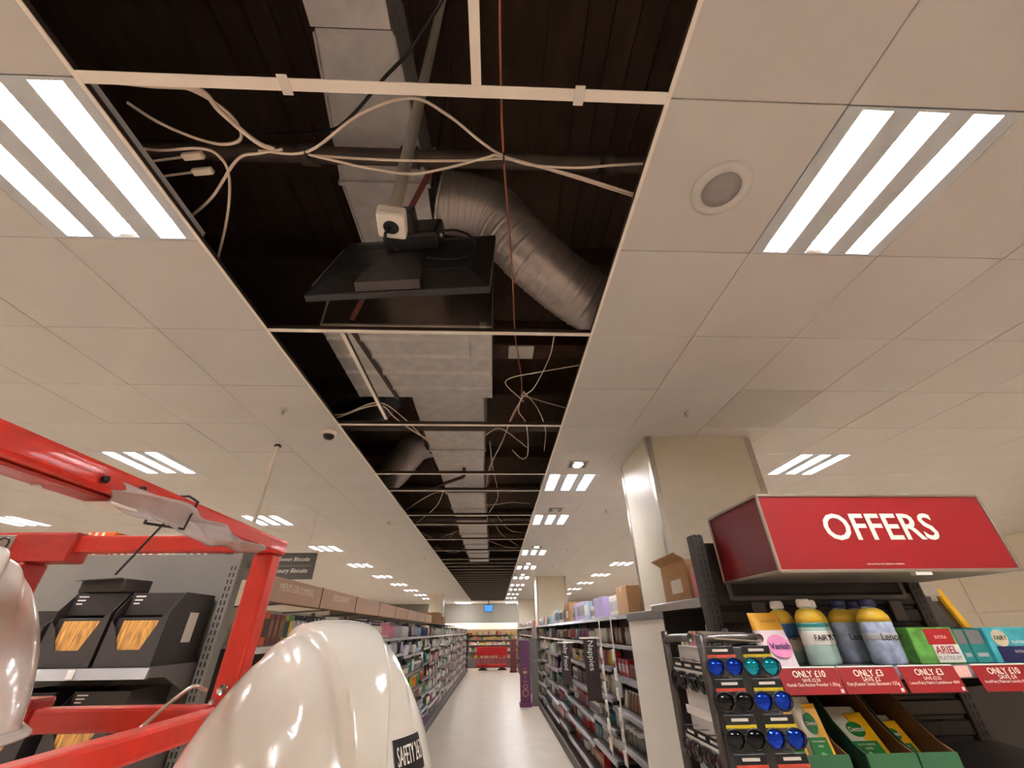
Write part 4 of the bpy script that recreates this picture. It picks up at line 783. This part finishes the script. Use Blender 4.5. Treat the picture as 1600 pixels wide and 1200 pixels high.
# yellow edged board and papers at the right end
t = thing('framed_board', 'dark picture board with yellow edge leaning beyond the offers shelf', 'board', (2.35, 2.25, 1.5))
P = [(2.10, 2.2, 1.5), (2.44, 2.3, 1.5), (2.44, 2.42, 1.83), (2.12, 2.3, 1.82)]
obj('board', MB().prism(P, (.004, .012, 0)), mat('dark wrapped print', (52, 40, 40), .25, var=.5, scale=9), t); obj('edge_bar', MB().bar((2.445, 2.29, 1.48), (2.445, 2.415, 1.85), .03, .03), mat('yellow edge', (232, 176, 20), .5), t)
obj('stand', B((2.1, 2.25, 0), (2.46, 2.5, 1.5), .01), shelfdk_m, t)
tag(obj('paper_scrap', MB().prism([(2.05, 2.09, 1.80), (2.12, 2.085, 1.80), (2.12, 2.09, 1.86), (2.05, 2.09, 1.86)], (0, .001, 0)).prism([(2.07, 2.088, 1.78), (2.1, 2.088, 1.78), (2.1, 2.088, 1.8), (2.07, 2.088, 1.8)], (0, .001, 0)), paper_m), 'torn white paper stuck to the right upright under the sign', 'paper')
# bay between the end unit and the pillar casing
t = thing('side_shelving', 'narrow dark shelving bay between the offers unit and the pillar casing', 'shelving', (1.25, 2.5, 0))
obj('back_panel', B((1.5, 2.18, 0), (1.52, 2.9, 1.8)), shelfback_m, t); obj('side_panel', B((1.06, 2.885, 0), (1.5, 2.9, 1.79)), shelfdk_m, t); obj('plinth', B((1.04, 2.18, 0), (1.5, 2.885, .15)), shelfdk_m, t)
for z, xf in ((1.81, 1.0), (1.5, 1.06), (1.2, 1.06), (.9, 1.06), (.6, 1.06)):
    s_ = obj('shelf', B((xf, 2.175, z - .022), (1.5, 2.88, z), .002), shelfdk_m if z > 1.6 else shelf_m, t); obj('ticket_rail', B((xf - .012, 2.175, z - .04), (xf, 2.88, z), .002), rail_m, s_)
carton_box('cardboard_box', 'open cardboard box with a white label beside the pillar', (1.01, 2.3, 1.8105), (1.3, 2.66, 2.0), card_m, True, True)
carton_box('pink_carton', 'pink carton standing in front of the open cardboard box', (1.02, 2.19, 1.8105), (1.24, 2.285, 1.97), PM['pink'], False)
for i, (ya, yb, h, c, lab) in enumerate(((2.2, 2.4, .2, 'lilac', 'large lilac box on the dark bay shelf'), (2.41, 2.52, .15, 'purple', 'purple carton on the dark bay shelf'), (2.53, 2.64, .17, 'pink', 'pink carton on the dark bay shelf'), (2.66, 2.76, .14, 'white', 'white and pink carton on the dark bay shelf'))):
    carton_box('gift_carton', lab, (1.09, ya, 1.5005), (1.3, yb, 1.5 + h), PM[c], lab=i != 0)
# ------------------------------------------------------------------ sunglasses stand
t = thing('sunglasses_stand', 'grey tubular display stand hung with sunglasses', 'display stand', (.72, 1.45, 0))
gtube = mat('grey stand tube', (92, 86, 82), .35, .5); white_pan = mat('pale perforated panel', (206, 200, 194), .5)
def hoop(pts, nm='frame_tube'): return obj(nm, MB().tube(smooth_path(pts, 4), .011, 10), gtube, t)
XA, XB, YA, YBk, ZTp = .58, .79, 1.33, 1.60, 1.655
hoop([(XA, YBk, 0), (XA, YBk, .8), (XA, YBk, ZTp - .05), (XA, YBk - .008, ZTp - .012), (XA, YBk - .05, ZTp), (XA, YA + .06, ZTp + .003)])
hoop([(XA, YA, 0), (XA, YA, .8), (XA, YA, ZTp - .06), (XA + .006, YA + .006, ZTp - .015), (XA + .04, YA + .03, ZTp), (XB - .03, YA + .03, ZTp + .002)])
hoop([(XB, YBk, 0), (XB, YBk, .8), (XB, YBk, ZTp - .05), (XB, YBk - .03, ZTp - .01), (XB, YA + .06, ZTp)])
obj('side_panel', B((XA + .03, YA + .03, .15), (XA + .04, YBk - .02, ZTp - .02), .002), white_pan, t); obj('front_panel', B((XA + .015, YA + .02, .15), (XB - .015, YA + .03, ZTp - .02), .002), mat('grey card panel', (96, 92, 90), .5), t); obj('header_card', MB().prism([(XA + .04, YA + .02, ZTp), (XB - .02, YA + .02, ZTp - .01), (XB - .02, YA + .1, ZTp + .01), (XA + .04, YA + .1, ZTp + .015)], (0, 0, .004)), alu_m, t)
obj('base', B((XA - .03, YA - .03, 0), (XB + .03, YBk + .03, .05), .01), shelfdk_m, t)
for z in (1.47, 1.31): obj('price_strip', MB().bar((XA + .022, YA + .02, z), (XA + .022, YBk - .02, z), .004, .022), ticket_m, t)
for z in (1.32, 1.0): obj('cross_tube', MB().tube([(XA, YA, z), (XA, YBk, z)], .006, 8), gtube, t)
def sunglasses(label, pos, lens, face, card, strip):
    """face 0: hung flat on the front, 1: hung on the left side"""
    t = thing('sunglasses', label, 'sunglasses', pos, 0 if face == 0 else -PI / 2, 'sunglasses on the stand')
    fr = MB()
    for s_ in (-1, 1):
        cxn = s_ * .026; rim = [(cxn + .0255 * math.cos(a) * (1 + .14 * math.sin(a)), -.012 - .004 * abs(math.cos(a)), .021 * math.sin(a) - .002) for a in [2 * PI * i / 16 for i in range(17)]]
        fr.tube(rim, .0022, 6)
        obj('lens', MB().grid(lambda u, v: (cxn + .0245 * v * math.cos(2 * PI * u) * (1 + .14 * math.sin(2 * PI * u)), -.012 - .006 * (1 - v * v), .020 * v * math.sin(2 * PI * u) - .002), 18, 4, True), lens, t, local=True)
        obj('temple', MB().tube(smooth_path([(s_ * .05, -.01, .006), (s_ * .046, .002, .006), (s_ * .02, .004, .004), (-s_ * .03, .004, .0), (-s_ * .045, .003, -.012)], 3), .002, 6), black_m, t, local=True)
    fr.tube([(-.004, -.015, .006), (0, -.016, .008), (.004, -.015, .006)], .0022, 6); obj('frame', fr, black_m, t, local=True)
    cd = obj('hang_card', MB().box((-.04, -.006, .019), (.04, -.004, .046), .001), card, t, local=True); obj('colour_strip', B((-.04, -.0072, .019), (.04, -.006, .026)), strip, cd, local=True); obj('print', B((-.022, -.0072, .033), (.022, -.006, .039)), paper_m, cd, local=True)
    obj('peg', MB().tube([(0, .02, .05), (0, -.02, .052)], .0015, 6), steel_m, t, local=True)
lensb = mat('blue mirror lens', (20, 60, 190), .05, .8); lenst = mat('teal mirror lens', (20, 150, 170), .05, .8); lensk = mat('black lens', (8, 8, 10), .04, .2); lensv = mat('plum lens', (70, 34, 44), .1, .2)
blkcard = mat('black card', (24, 22, 22), .5); ystrip = mat('yellow strip', (226, 200, 40), .5); rstrip = mat('red white strip', (220, 80, 60), .5)
gi = [('blue mirrored sunglasses at the top left of the stand front', lensb, rstrip), ('teal mirrored sunglasses at the top right of the stand front', lenst, ystrip), ('black sunglasses in the second row left', lensk, rstrip), ('blue mirrored sunglasses in the second row right', lensb, ystrip),
      ('black sunglasses in the third row left', lensk, ystrip), ('dark blue aviator sunglasses in the third row right', lensb, ystrip), ('dark sunglasses in the fourth row left under an orange strip', lensk, rstrip), ('dark sunglasses in the fourth row right under an orange strip', lensv, rstrip)]
for k, (lab, ln, st) in enumerate(gi): sunglasses(lab, (XA + .05 + .103 * (k % 2), YA + .004 - .01 * (k // 2), 1.592 - .074 * (k // 2)), ln, 0, blkcard, st)
for k in range(6): sunglasses(['first', 'second', 'third'][k % 3] + (' black-framed sunglasses hung in the upper row on the stand side' if k < 3 else ' plum sunglasses hung in the lower row on the stand side'), (XA + .012, YA + .06 + .075 * (k % 3), 1.55 if k < 3 else 1.385), lensk if k < 3 else lensv, 1, blkcard, paper_m)

# ================================================================== LEFT: BISCUIT END UNIT
t = thing('biscuit_shelving', 'grey end shelving unit with charcoal biscuit cartons behind the red frame', 'shelving', (-1.8, 2.1, 0))
obj('back_panel', B((-2.3, 2.25, .1), (-1.3, 2.27, 2.03), .002), shelfback_m, t)
for x0 in (-1.31, -2.34):
    u = obj('upright', B((x0, 2.215, 0), (x0 + .05, 2.275, 2.035), .003), shelfback_m, t); b = MB()
    for k in range(62):
        for dx in (.012, .03): b.box((x0 + dx, 2.2135, .12 + .03 * k), (x0 + dx + .006, 2.2155, .139 + .03 * k))
    obj('slots', b, black_m, u)
for z, yf in ((1.575, 1.94), (1.28, 1.9), (.95, 1.85), (.6, 1.85), (.2, 1.85)):
    s_ = obj('shelf', B((-2.3, yf, z - .03), (-1.32, 2.24, z), .003), shelf_m, t); obj('ticket_rail', MB().prism([(-2.3, yf, z + .002), (-2.3, yf - .01, z), (-2.3, yf - .018, z - .034), (-2.3, yf, z - .034)], (.985, 0, 0)), rail_m, s_)
    obj('bracket', MB().prism([(-1.322, 2.24, z + .004), (-1.322, yf - .01, z + .004), (-1.322, yf - .01, z - .03), (-1.322, yf + .1, z - .036), (-1.322, 2.2, z - .1), (-1.322, 2.24, z - .1)], (.006, 0, 0)), shelf_m, s_)
obj('plinth', B((-2.3, 1.85, 0), (-1.32, 2.24, .17)), shelfdk_m, t); obj('top_shelf', B((-2.35, 2.28, 2.0), (-1.33, 2.54, 2.02)), shelf_m, t)
for xx in (-1.6, -1.86): tag(obj('shelf_ticket', B((xx, 1.917, 1.545), (xx + .025, 1.922, 1.574)), ticket_m), 'white price ticket on the biscuit shelf rail, %s one' % ('right' if xx > -1.7 else 'left'), 'ticket', 'biscuit shelf tickets')
tag(obj('flip_ticket', MB().prism([(-1.9, 1.9, 1.5), (-1.78, 1.9, 1.5), (-1.76, 1.915, 1.57), (-1.88, 1.915, 1.57)], (0, .004, 0)), rail_m), 'grey plastic flap hanging off the left end of the biscuit shelf rail', 'ticket holder')
def cracker_carton(lab, x0, x1, z0, h, print_m, n=3, d=.27, yf=1.96, side_label=False):
    t = thing('cracker_carton', lab, 'carton', ((x0 + x1) / 2, yf + d / 2, z0), group='charcoal cracker cartons')
    b = MB(); b.box((x0, yf, z0), (x1, yf + d, z0 + .003)); b.box((x0, yf + d - .003, z0 + .003), (x1, yf + d, z0 + h)); obj('base_card', b, darkbox_m, t)
    for xx in (x0, x1 - .003): obj('side_card', MB().prism([(xx, yf + .002, z0 + .003), (xx, yf + .002, z0 + h * .72), (xx, yf + .06, z0 + h), (xx, yf + d - .004, z0 + h), (xx, yf + d - .004, z0 + .003)], (.003, 0, 0)), darkbox_m, t)
    w = x1 - x0
    P = [(x0, yf, z0), (x1, yf, z0), (x1, yf, z0 + h * .72), (x1 - w * .1, yf, z0 + h * .66), (x1 - w * .3, yf, z0 + h * .22), (x0 + w * .3, yf, z0 + h * .22), (x0 + w * .12, yf, z0 + h * .5), (x0, yf, z0 + h * .6)]
    obj('front_card', MB().prism(P, (0, .003, 0)), darkbox_m, t)
    obj('header_print', B((x0 + .004, yf + .05, z0 + h * .68), (x1 - .004, yf + .054, z0 + h * .99)), darkbox2_m, t)
    for k in range(3): obj('print_line', B((x0 + .02, yf + .048, z0 + h * (.93 - .05 * k)), (x0 + .06 - .008 * k, yf + .0495, z0 + h * (.95 - .05 * k))), paper_m, t)
    if side_label: obj('barcode_label', B((x1 + .0002, yf + .13, z0 + h * .3), (x1 + .0015, yf + .19, z0 + h * .72)), ticket_m, t)
    for k in range(n):
        yy = yf + .012 + k * .05
        p = thing('cracker_pack', '%s cracker pack in the %s' % (['front', 'second', 'third', 'rear'][k], lab.split(' of golden')[0].split(' of pink')[0] + {-1.555: ' on the right of the biscuit shelf', -1.79: ' mid biscuit shelf', -2.02: ' left', -1.62: '', -1.9: ''}[x0]), 'pack', ((x0 + x1) / 2, yy, z0 + .004), group='cracker packs')
        obj('sleeve', B((x0 + .012, yy, z0 + .004), (x1 - .012, yy + .035, z0 + h * .64), .004), darkbox2_m, p); obj('window_print', B((x0 + w * .18, yy - .001, z0 + h * .06), (x1 - w * .18, yy + .001, z0 + h * .6)), print_m, p)
cracker_carton('charcoal carton of golden crackers on the right of the biscuit shelf', -1.555, -1.338, 1.5755, .265, cracker_m, side_label=True); cracker_carton('charcoal carton of golden crackers in the middle of the biscuit shelf', -1.79, -1.57, 1.5755, .265, cracker_m); cracker_carton('low charcoal carton of pink breadsticks left on the biscuit shelf', -2.02, -1.81, 1.5755, .2, stick_m, 2)
cracker_carton('charcoal biscuit carton on the lower left shelf, right one', -1.62, -1.40, 1.2805, .22, cracker_m); cracker_carton('charcoal biscuit carton on the lower left shelf, left one', -1.9, -1.68, 1.2805, .22, cracker_m)
t = thing('flat_carton', 'empty charcoal carton lying across the cracker cartons', 'carton', (-1.66, 2.05, 1.842)); b = MB().box((-.12, -.06, 0), (.12, .06, .05), .006); b.xf(Matrix.Translation((-1.68, 2.06, 1.842)) @ Matrix.Rotation(-.25, 4, 'Z')); obj('box', b, darkbox_m, t); b = MB().prism([(-.12, -.06, .05), (.1, -.06, .05), (.12, -.1, .045), (-.1, -.1, .04)], (0, 0, .003)); b.xf(Matrix.Translation((-1.68, 2.06, 1.842)) @ Matrix.Rotation(-.25, 4, 'Z')); obj('flap', b, darkbox2_m, t)
for i, (xa, xb, h, c, lab) in enumerate(((-2.30, -2.16, .1, 'white', 'black and white striped packs on top of the biscuit unit'), (-2.15, -2.0, .13, 'orange', 'orange carton on top of the biscuit unit'), (-1.99, -1.84, .1, 'cream', 'cream printed carton on top of the biscuit unit'), (-1.83, -1.76, .11, 'orange', 'narrow orange carton on top of the biscuit unit'), (-1.75, -1.6, .1, 'silver', 'silver carton on top of the biscuit unit'), (-1.59, -1.4, .09, 'brown', 'brown carton on top of the biscuit unit'))):
    t = thing('overstock_carton', lab, 'carton', ((xa + xb) / 2, 2.4, 2.0205)); obj('box', B((xa, 2.3, 2.0205), (xb, 2.5, 2.02 + h), .003), PM[c], t)
    for k in range(3): obj('stripe', B((xa + .012 + k * .035, 2.299, 2.022), (xa + .026 + k * .035, 2.3005, 2.018 + h)), black_m if i == 0 else (paper_m if c != 'cream' else PM['maroon']), t) if xa + .026 + k * .035 < xb else None
t = thing('hanging_sign', 'dark hanging aisle sign for sweet and savoury biscuits', 'sign', (-2.7, 5.5, 2.24))
obj('panel', B((-3.15, 5.5, 2.245), (-2.225, 5.515, 2.545), .003), mat('dark grey sign', (78, 74, 68), .6), t); obj('light_bar', B((-3.17, 5.49, 2.546), (-2.215, 5.525, 2.575), .003), paper_m, t); obj('divider', B((-3.12, 5.497, 2.395), (-2.26, 5.5, 2.399)), alu_m, t)
text('Sweet Biscuits', .07, (-2.49, 5.497, 2.47), (1, 0, 0), (0, 0, 1), paper_m, t, width=.38); text('Savoury Biscuits', .07, (-2.52, 5.497, 2.34), (1, 0, 0), (0, 0, 1), paper_m, t, width=.44)
for xx in (-3.0, -2.35): obj('wire', MB().tube([(xx, 5.507, 2.575), (xx, 5.507, ZC)], .002, 5), steel_m, t)

# ================================================================== RED ACCESS FRAME
t = thing('access_platform', 'red painted steel guard frame of an access platform at the left', 'platform', (-.68, .6, 0))
XC, YC, XL_ = -.433, .85, -.88
zt, zm = 1.824, 1.572
def rb(name, p, q, w, h=None, m=redsteel): return obj(name, MB().bar(p, q, w, h, ch=.005), m, t)
rb('post', (XC - .004, YC, 0), (XC - .004, YC, zt - .0135), .036); rb('post', (XL_, YC, 0), (XL_, YC, zt - .026), .05, m=redsteel_d); rb('post', (XC, -.55, 0), (XC, -.55, zt - .03), .05); rb('post', (-1.02, -.55, 0), (-1.02, -.55, zt), .05)
a = rb('top_rail', (XC, -.58, zt), (XC, YC + .02, zt), .04, .027)
rb('telescopic_rail', (-.86, YC, zt + .006), (XC - .0205, YC, zt + .006), .026, .03); sl = rb('rail_sleeve', (-1.05, YC, zt), (-.79, YC, zt), .045, .052, redsteel_d)
rb('telescopic_rail', (-.80, YC, zm - .004), (XC - .0225, YC, zm - .004), .03, .032); rb('rail_sleeve', (-1.05, YC, zm), (-.725, YC, zm), .045, .05, redsteel_d)
rb('side_rail', (XC, -.52, zm - .004), (XC, YC - .0185, zm - .004), .03, .03); rb('side_rail', (-1.02, -.52, zt), (-1.02, YC, zt), .05, .05, redsteel_d)
for z in (.95, .2):
    rb('lower_rail', (-1.02, YC, z), (XC, YC, z), .04); rb('lower_rail', (XC, -.52, z), (XC, YC, z), .04)
obj('foot_board', B((-1.06, -.6, .12), (-.39, .9, .15), .005), shelfdk_m, t)
for xx in (-1.02, XC):
    for yy in (-.55, YC): obj('castor', MB().lathe([(0, 0), (.05, .0), (.055, .02), (.05, .06), (.02, .1)], 16, (xx, yy, .0)), rubber_m, t)
def bolt(p, n, r=.007, m=steel_m): 
    n = Vector(n); p = Vector(p); obj('bolt', MB().tube([p, p + n * .006], r, 8), m, t)
bolt((XC - .01, .40, zt - .0135), (0, 0, -1), .0045, paper_m); bolt((XC + .018, .43, zt - .003), (1, 0, 0), .004, black_m); bolt((XC + .018, .48, zt + .002), (1, 0, 0), .003, black_m)
bolt((XC - .004, YC - .02, 1.605), (0, -1, 0), .007, steel_m); bolt((XC - .014, YC - .02, 1.59), (0, -1, 0), .004)
obj('cover_plate', B((XC - .018, .2, zt - .018), (XC + .012, .46, zt - .0135), .002), redsteel_d, t)
obj('maker_badge', B((-.93, YC - .0245, zt - .012), (-.895, YC - .0226, zt + .02), .001), alu_m, sl); obj('badge_ring', MB().tube([(-.9125 + .011 * math.cos(a_), YC - .025, zt + .004 + .011 * math.sin(a_)) for a_ in [2 * PI * i / 16 for i in range(17)]], .0015, 6), black_m, sl)
obj('safety_pin', MB().tube(smooth_path([(XC - .025, YC - .03, 1.605), (XC - .035, YC - .05, 1.612), (XC - .06, YC - .06, 1.59), (XC - .085, YC - .06, 1.565)], 4), .003, 6), steel_m, t)
# polythene strip tied to the rail
t = thing('polythene_wrap', 'crumpled clear polythene hanging off the red rail', 'plastic wrap', (-.43, .7, 1.72))
def wrapfn(u, v):
    y_ = .44 + .32 * u; w = (.020 + .012 * math.sin(PI * u)) * (1 - .75 * max(0, u - .6) / .4)
    drop = .035 * max(0, u - .45) ** 1.3
    return (XC + .031 + .006 * math.sin(7 * u + 5 * v) + .004 * math.sin(23 * u - 3 * v) - .012 * v * u, y_ + .006 * math.sin(9 * v), zt - .002 - drop - w * v - .003 * math.sin(17 * u + 6 * v))
b = MB().grid(wrapfn, 40, 10); o = obj('sheet', b, poly_m, t); md = o.modifiers.new('thickness', 'SOLIDIFY'); md.thickness = .0008
obj('paper_slip', MB().box((XC - .002, .445, zt - .024), (XC + .026, .485, zt - .0215), .0008), paper_m, t)
t = thing('cable_tie', 'black cable tie round the red rail with a long tail', 'cable tie', (XC, .56, zt)); g = .0225
obj('band', MB().tube([(XC - g, .558, zt - .019), (XC + g + .012, .552, zt - .028), (XC + g + .012, .558, zt + .008), (XC + g - .004, .56, zt + .0165), (XC - g, .562, zt + .0165), (XC - g, .558, zt - .019)], .0018, 6), black_m, t)
obj('tail', MB().bar((XC + .004, .556, zt - .02), (-.456, .55, 1.743), .003, .0016, ch=0), black_m, t)

# ================================================================== HARD HATS AND THEIR WEARERS
HA, HB, HH = .148, .130, .192
def hat(az, v, lift=0.):
    """az 0 = front (+x); v 0 rim .. 1 crown"""
    a = v * PI / 2; r = math.cos(a) ** .82; z = HH * math.sin(a) ** 1.05 if v > 0 else 0
    fl = 1 + (.05 + .09 * max(0, -math.cos(az))) * max(0, .5 - v) / .5
    x, y_ = HA * r * fl * math.cos(az), HB * r * fl * math.sin(az)
    band = 1 / (1 + math.exp((abs(y_) - .015 - .022 * (z / HH) ** 3) / .0013)); side = 1 / (1 + math.exp((abs(y_) - .058) / .0025))
    fade = 1 / (1 + math.exp(-(z - .085) / .006)); fade2 = 1 / (1 + math.exp(-(z - .125) / .008))
    k = .0085 * band * fade + .006 * side * fade2 + lift
    n = Vector((x / HA ** 2, y_ / HB ** 2, max(z, .02) / HH ** 2)).normalized()
    return Vector((x, y_, z)) + n * k
def helmet(label, loc, rz, sticker):
    t = thing('hard_hat', label, 'hard hat', loc, rz, 'white hard hats')
    b = MB(); b.grid(lambda u, v: hat(2 * PI * u, v), 300, 90, True); obj('shell', b, helmet_m, t, local=True)
    def brim(u, v):
        az = 2 * PI * u; ext = .012 + .045 * max(0, math.cos(az)) ** 1.5; p = hat(az, 0); d = Vector((p.x, p.y, 0)).normalized()
        return p + d * ext * v + Vector((0, 0, -.008 * v - .012 * v * max(0, math.cos(az))))
    o = obj('brim', MB().grid(brim, 72, 4, True), helmet_m, t, local=True); o.modifiers.new('thickness', 'SOLIDIFY').thickness = .003
    obj('headband', MB().tube([(HA * .86 * math.cos(a), HB * .86 * math.sin(a), .012) for a in [2 * PI * i / 40 for i in range(41)]], .008, 8), black_m, t, local=True)
    if sticker:
        az0, v0, wa, wv = sticker
        s_ = obj('sticker', MB().grid(lambda u, v: hat(az0 + wa * (u - .5), v0 + wv * (v - .5), .0008), 16, 6), black_m, t, local=True)
        me, w = TM['SAFETY 24:7']; b = MB(); vs = []
        for vt in me.vertices: vs.append(hat(az0 + wa * .86 * (vt.co.x / w), v0 + wv * .72 * vt.co.y, .0014 + .0004 * (vt.co.z > 0)))
        b.add(vs, [list(p.vertices) for p in me.polygons]); obj('lettering', b, paper_m, s_, local=True)
    return t
skin = mat('skin', (196, 148, 122), .5); navy_c = mat('dark work jacket', (40, 44, 54), .8, bump=.2, bscale=40); trous = mat('black work trousers', (28, 28, 30), .85); boot_m = mat('brown boots', (70, 48, 32), .6)
def skinned(name, verts, edges, rad, m, parent, root=0, lv=2):
    me = bpy.data.meshes.new(name); me.from_pydata(verts, edges, []); o = bpy.data.objects.new(name, me); COL.objects.link(o); o.parent = parent
    sk = o.modifiers.new('skin', 'SKIN'); sk.use_smooth_shade = True
    for i, r in enumerate(rad): me.skin_vertices[0].data[i].radius = r if isinstance(r, tuple) else (r, r)
    me.skin_vertices[0].data[root].use_root = True; o.modifiers.new('sub', 'SUBSURF').levels = lv; o.modifiers['sub'].render_levels = lv; me.materials.append(m); return o
def chain(V, E, R, pts, start=None):
    prev = start
    for p, r in pts:
        V.append(p); R.append(r); 
        if prev is not None: E.append((prev, len(V) - 1))
        prev = len(V) - 1
    return prev
def person(label, x, y, rz, head_top):
    k = head_top / 1.72; t = thing('person', label, 'person', (x, y, 0), rz)
    q = lambda *p: tuple(v * k for v in p)
    V, E, R = [], [], []                                    # +x is forward
    chain(V, E, R, [(q(0, 0, .95), (.10, .13)), (q(0, 0, 1.12), (.09, .125)), (q(-.01, 0, 1.32), (.10, .15)), (q(-.01, 0, 1.44), (.06, .075)), (q(0, 0, 1.5), .052), (q(.02, 0, 1.58), (.075, .07)), (q(.01, 0, 1.66), (.075, .068))])
    for s_ in (-1, 1):
        sh = chain(V, E, R, [(q(-.01, s_ * .17, 1.40), .055), (q(-.02, s_ * .2, 1.26), .045), (q(0, s_ * .21, 1.10), .038), (q(.05, s_ * .205, .95), .032), (q(.08, s_ * .2, .86), .026), (q(.09, s_ * .195, .80), (.03, .016))], 2)
        for dx, ln in ((.022, .062), (.008, .07), (-.006, .066), (-.02, .052)): chain(V, E, R, [(q(.09 + dx, s_ * .19, .765), .009), (q(.095 + dx, s_ * .18, .765 - ln * .55), .008), (q(.094 + dx, s_ * .168, .765 - ln), .007)], sh)
        chain(V, E, R, [(q(.125, s_ * .185, .82), .010), (q(.14, s_ * .175, .785), .008)], sh - 0)
        chain(V, E, R, [(q(0, s_ * .095, .86), .082), (q(.01, s_ * .1, .5), .055), (q(-.01, s_ * .1, .1), .038), (q(.0, s_ * .1, .04), .04), (q(.13, s_ * .11, .035), .032)], 0)
    skinned('body', V, E, R, skin, t)
    V, E, R = [], [], []
    chain(V, E, R, [(q(0, 0, .93), (.125, .16)), (q(0, 0, 1.12), (.115, .15)), (q(-.01, 0, 1.32), (.122, .172)), (q(-.01, 0, 1.43), (.085, .1))])
    for s_ in (-1, 1): chain(V, E, R, [(q(-.01, s_ * .18, 1.395), .072), (q(-.02, s_ * .205, 1.26), .062), (q(0, s_ * .214, 1.10), .054), (q(.05, s_ * .207, .95), .046), (q(.07, s_ * .203, .9), .042)], 2)
    skinned('jacket', V, E, R, navy_c, t)
    V, E, R = [], [], []; chain(V, E, R, [(q(0, 0, .95), (.115, .15))])
    for s_ in (-1, 1): chain(V, E, R, [(q(0, s_ * .095, .84), .096), (q(.01, s_ * .1, .5), .072), (q(-.01, s_ * .1, .12), .058)], 0)
    skinned('trousers', V, E, R, trous, t)
    for s_ in (-1, 1):
        V, E, R = [], [], []; chain(V, E, R, [(q(-.01, s_ * .1, .15), .055), (q(-.01, s_ * .1, .06), .056), (q(.08, s_ * .106, .05), .05), (q(.16, s_ * .112, .045), .042)]); skinned('boot', V, E, R, boot_m, t)
    f = MB(); hx, hz = .075 * k, 1.58 * k
    obj('nose', MB().prism([(hx + .012, -.014, hz - .02), (hx + .012, .014, hz - .02), (hx + .008, .006, hz + .03), (hx + .008, -.006, hz + .03)], (.02, 0, -.006)), skin, t, local=True)
    for s_ in (-1, 1):
        obj('eye', MB().lathe([(0, -.008), (.008, -.004), (.008, .004), (0, .008)], 10, (hx + .008, s_ * .03, hz + .026)), paper_m, t, local=True); obj('ear', MB().lathe([(0, -.03), (.016, -.015), (.018, .01), (0, .03)], 10, (.005, s_ * .078 * k, hz), 1, .5), skin, t, local=True)
    obj('mouth', B((hx + .006, -.022, hz - .05), (hx + .014, .022, hz - .042), .003), mat('lips', (150, 84, 76), .5), t, local=True)
    return t
helmet('glossy white ridged hard hat with a black sticker at the bottom centre', (-.198, .59, 1.488), math.radians(-50), (math.radians(25), .325, .40, .10))
helmet('white hard hat cut off by the left edge of the picture', (-.714, .60, 1.585), math.radians(150), None)
person('person below the frame under the hard hat with the sticker', -.198, .59, math.radians(-58), 1.64); person('person below the frame under the hard hat at the left edge', -.714, .60, math.radians(150), 1.735)

# ================================================================== FAR END
t = thing('ceiling_screen', 'small lit blue screen hung from the far ceiling', 'screen', (-.32, 24, 2.55)); obj('casing', B((-.55, 24.0, 2.54), (-.09, 24.08, 2.88), .01), black_m, t); obj('display', B((-.53, 23.997, 2.57), (-.11, 24.0, 2.86)), screen_m, t); obj('pole', MB().tube([(-.32, 24.05, 2.88), (-.32, 24.05, ZC + .05)], .02, 10), shelfdk_m, t)
t = thing('chiller_cabinet', 'long cream chiller cabinet along the far wall', 'chiller', (0, 27.1, 0))
obj('back', B((-5.5, 27.4, 0), (4.5, 27.56, 2.1)), chill_m, t); obj('base', B((-5.5, 26.6, 0), (4.5, 27.4, .45), .02), shelf_m, t); obj('canopy', B((-5.5, 26.7, 1.78), (4.5, 27.4, 2.1), .02), chillit_m, t)
for z in (.75, 1.05, 1.3, 1.52): obj('shelf', B((-5.5, 26.85, z - .02), (4.5, 27.4, z)), rail_m, t)
b = MB(); cl = []
for z in (.45, .75, 1.05, 1.3, 1.52):
    x = -5.4
    while x < 4.4:
        w = random.uniform(.08, .2); n0 = len(b.f); b.box((x, 26.9, z), (x + w - .02, 27.2, z + random.uniform(.1, .18))); cl += [random.choice(['white', 'white', 'cream', 'pink', 'red', 'cream', 'yellow', 'green'])] * (len(b.f) - n0); x += w
o = obj('chilled_goods', b, far_m); o['kind'] = 'stuff'; o['label'] = 'distant chilled packs on the far cabinet shelves'; o['category'] = 'goods'
ca = o.data.color_attributes.new('Col', 'FLOAT_COLOR', 'CORNER')
for p, c in zip(o.data.polygons, cl):
    for li in p.loop_indices: ca.data[li].color = (*lin(PAL[c]), 1)
t = thing('crowd_barrier', 'red plastic pedestrian barrier closing the far end of the aisle', 'barrier', (-.1, 25.3, 0))
obj('top_panel', B((-.92, 25.28, .62), (.68, 25.33, 1.0), .02), barrier_m, t); obj('bottom_rail', B((-.92, 25.28, .12), (.68, 25.33, .24), .02), barrier_m, t)
for k in range(17): obj('bar', B((-.92 + .0975 * k, 25.29, .24), (-.92 + .0975 * k + .04, 25.32, .62)), barrier_m, t)
for xx in (-.58, .42): obj('foot', MB().prism([(xx - .25, 25.1, 0), (xx + .25, 25.1, 0), (xx + .06, 25.1, .12), (xx - .06, 25.1, .12)], (0, .4, 0)), rubber_m, t)
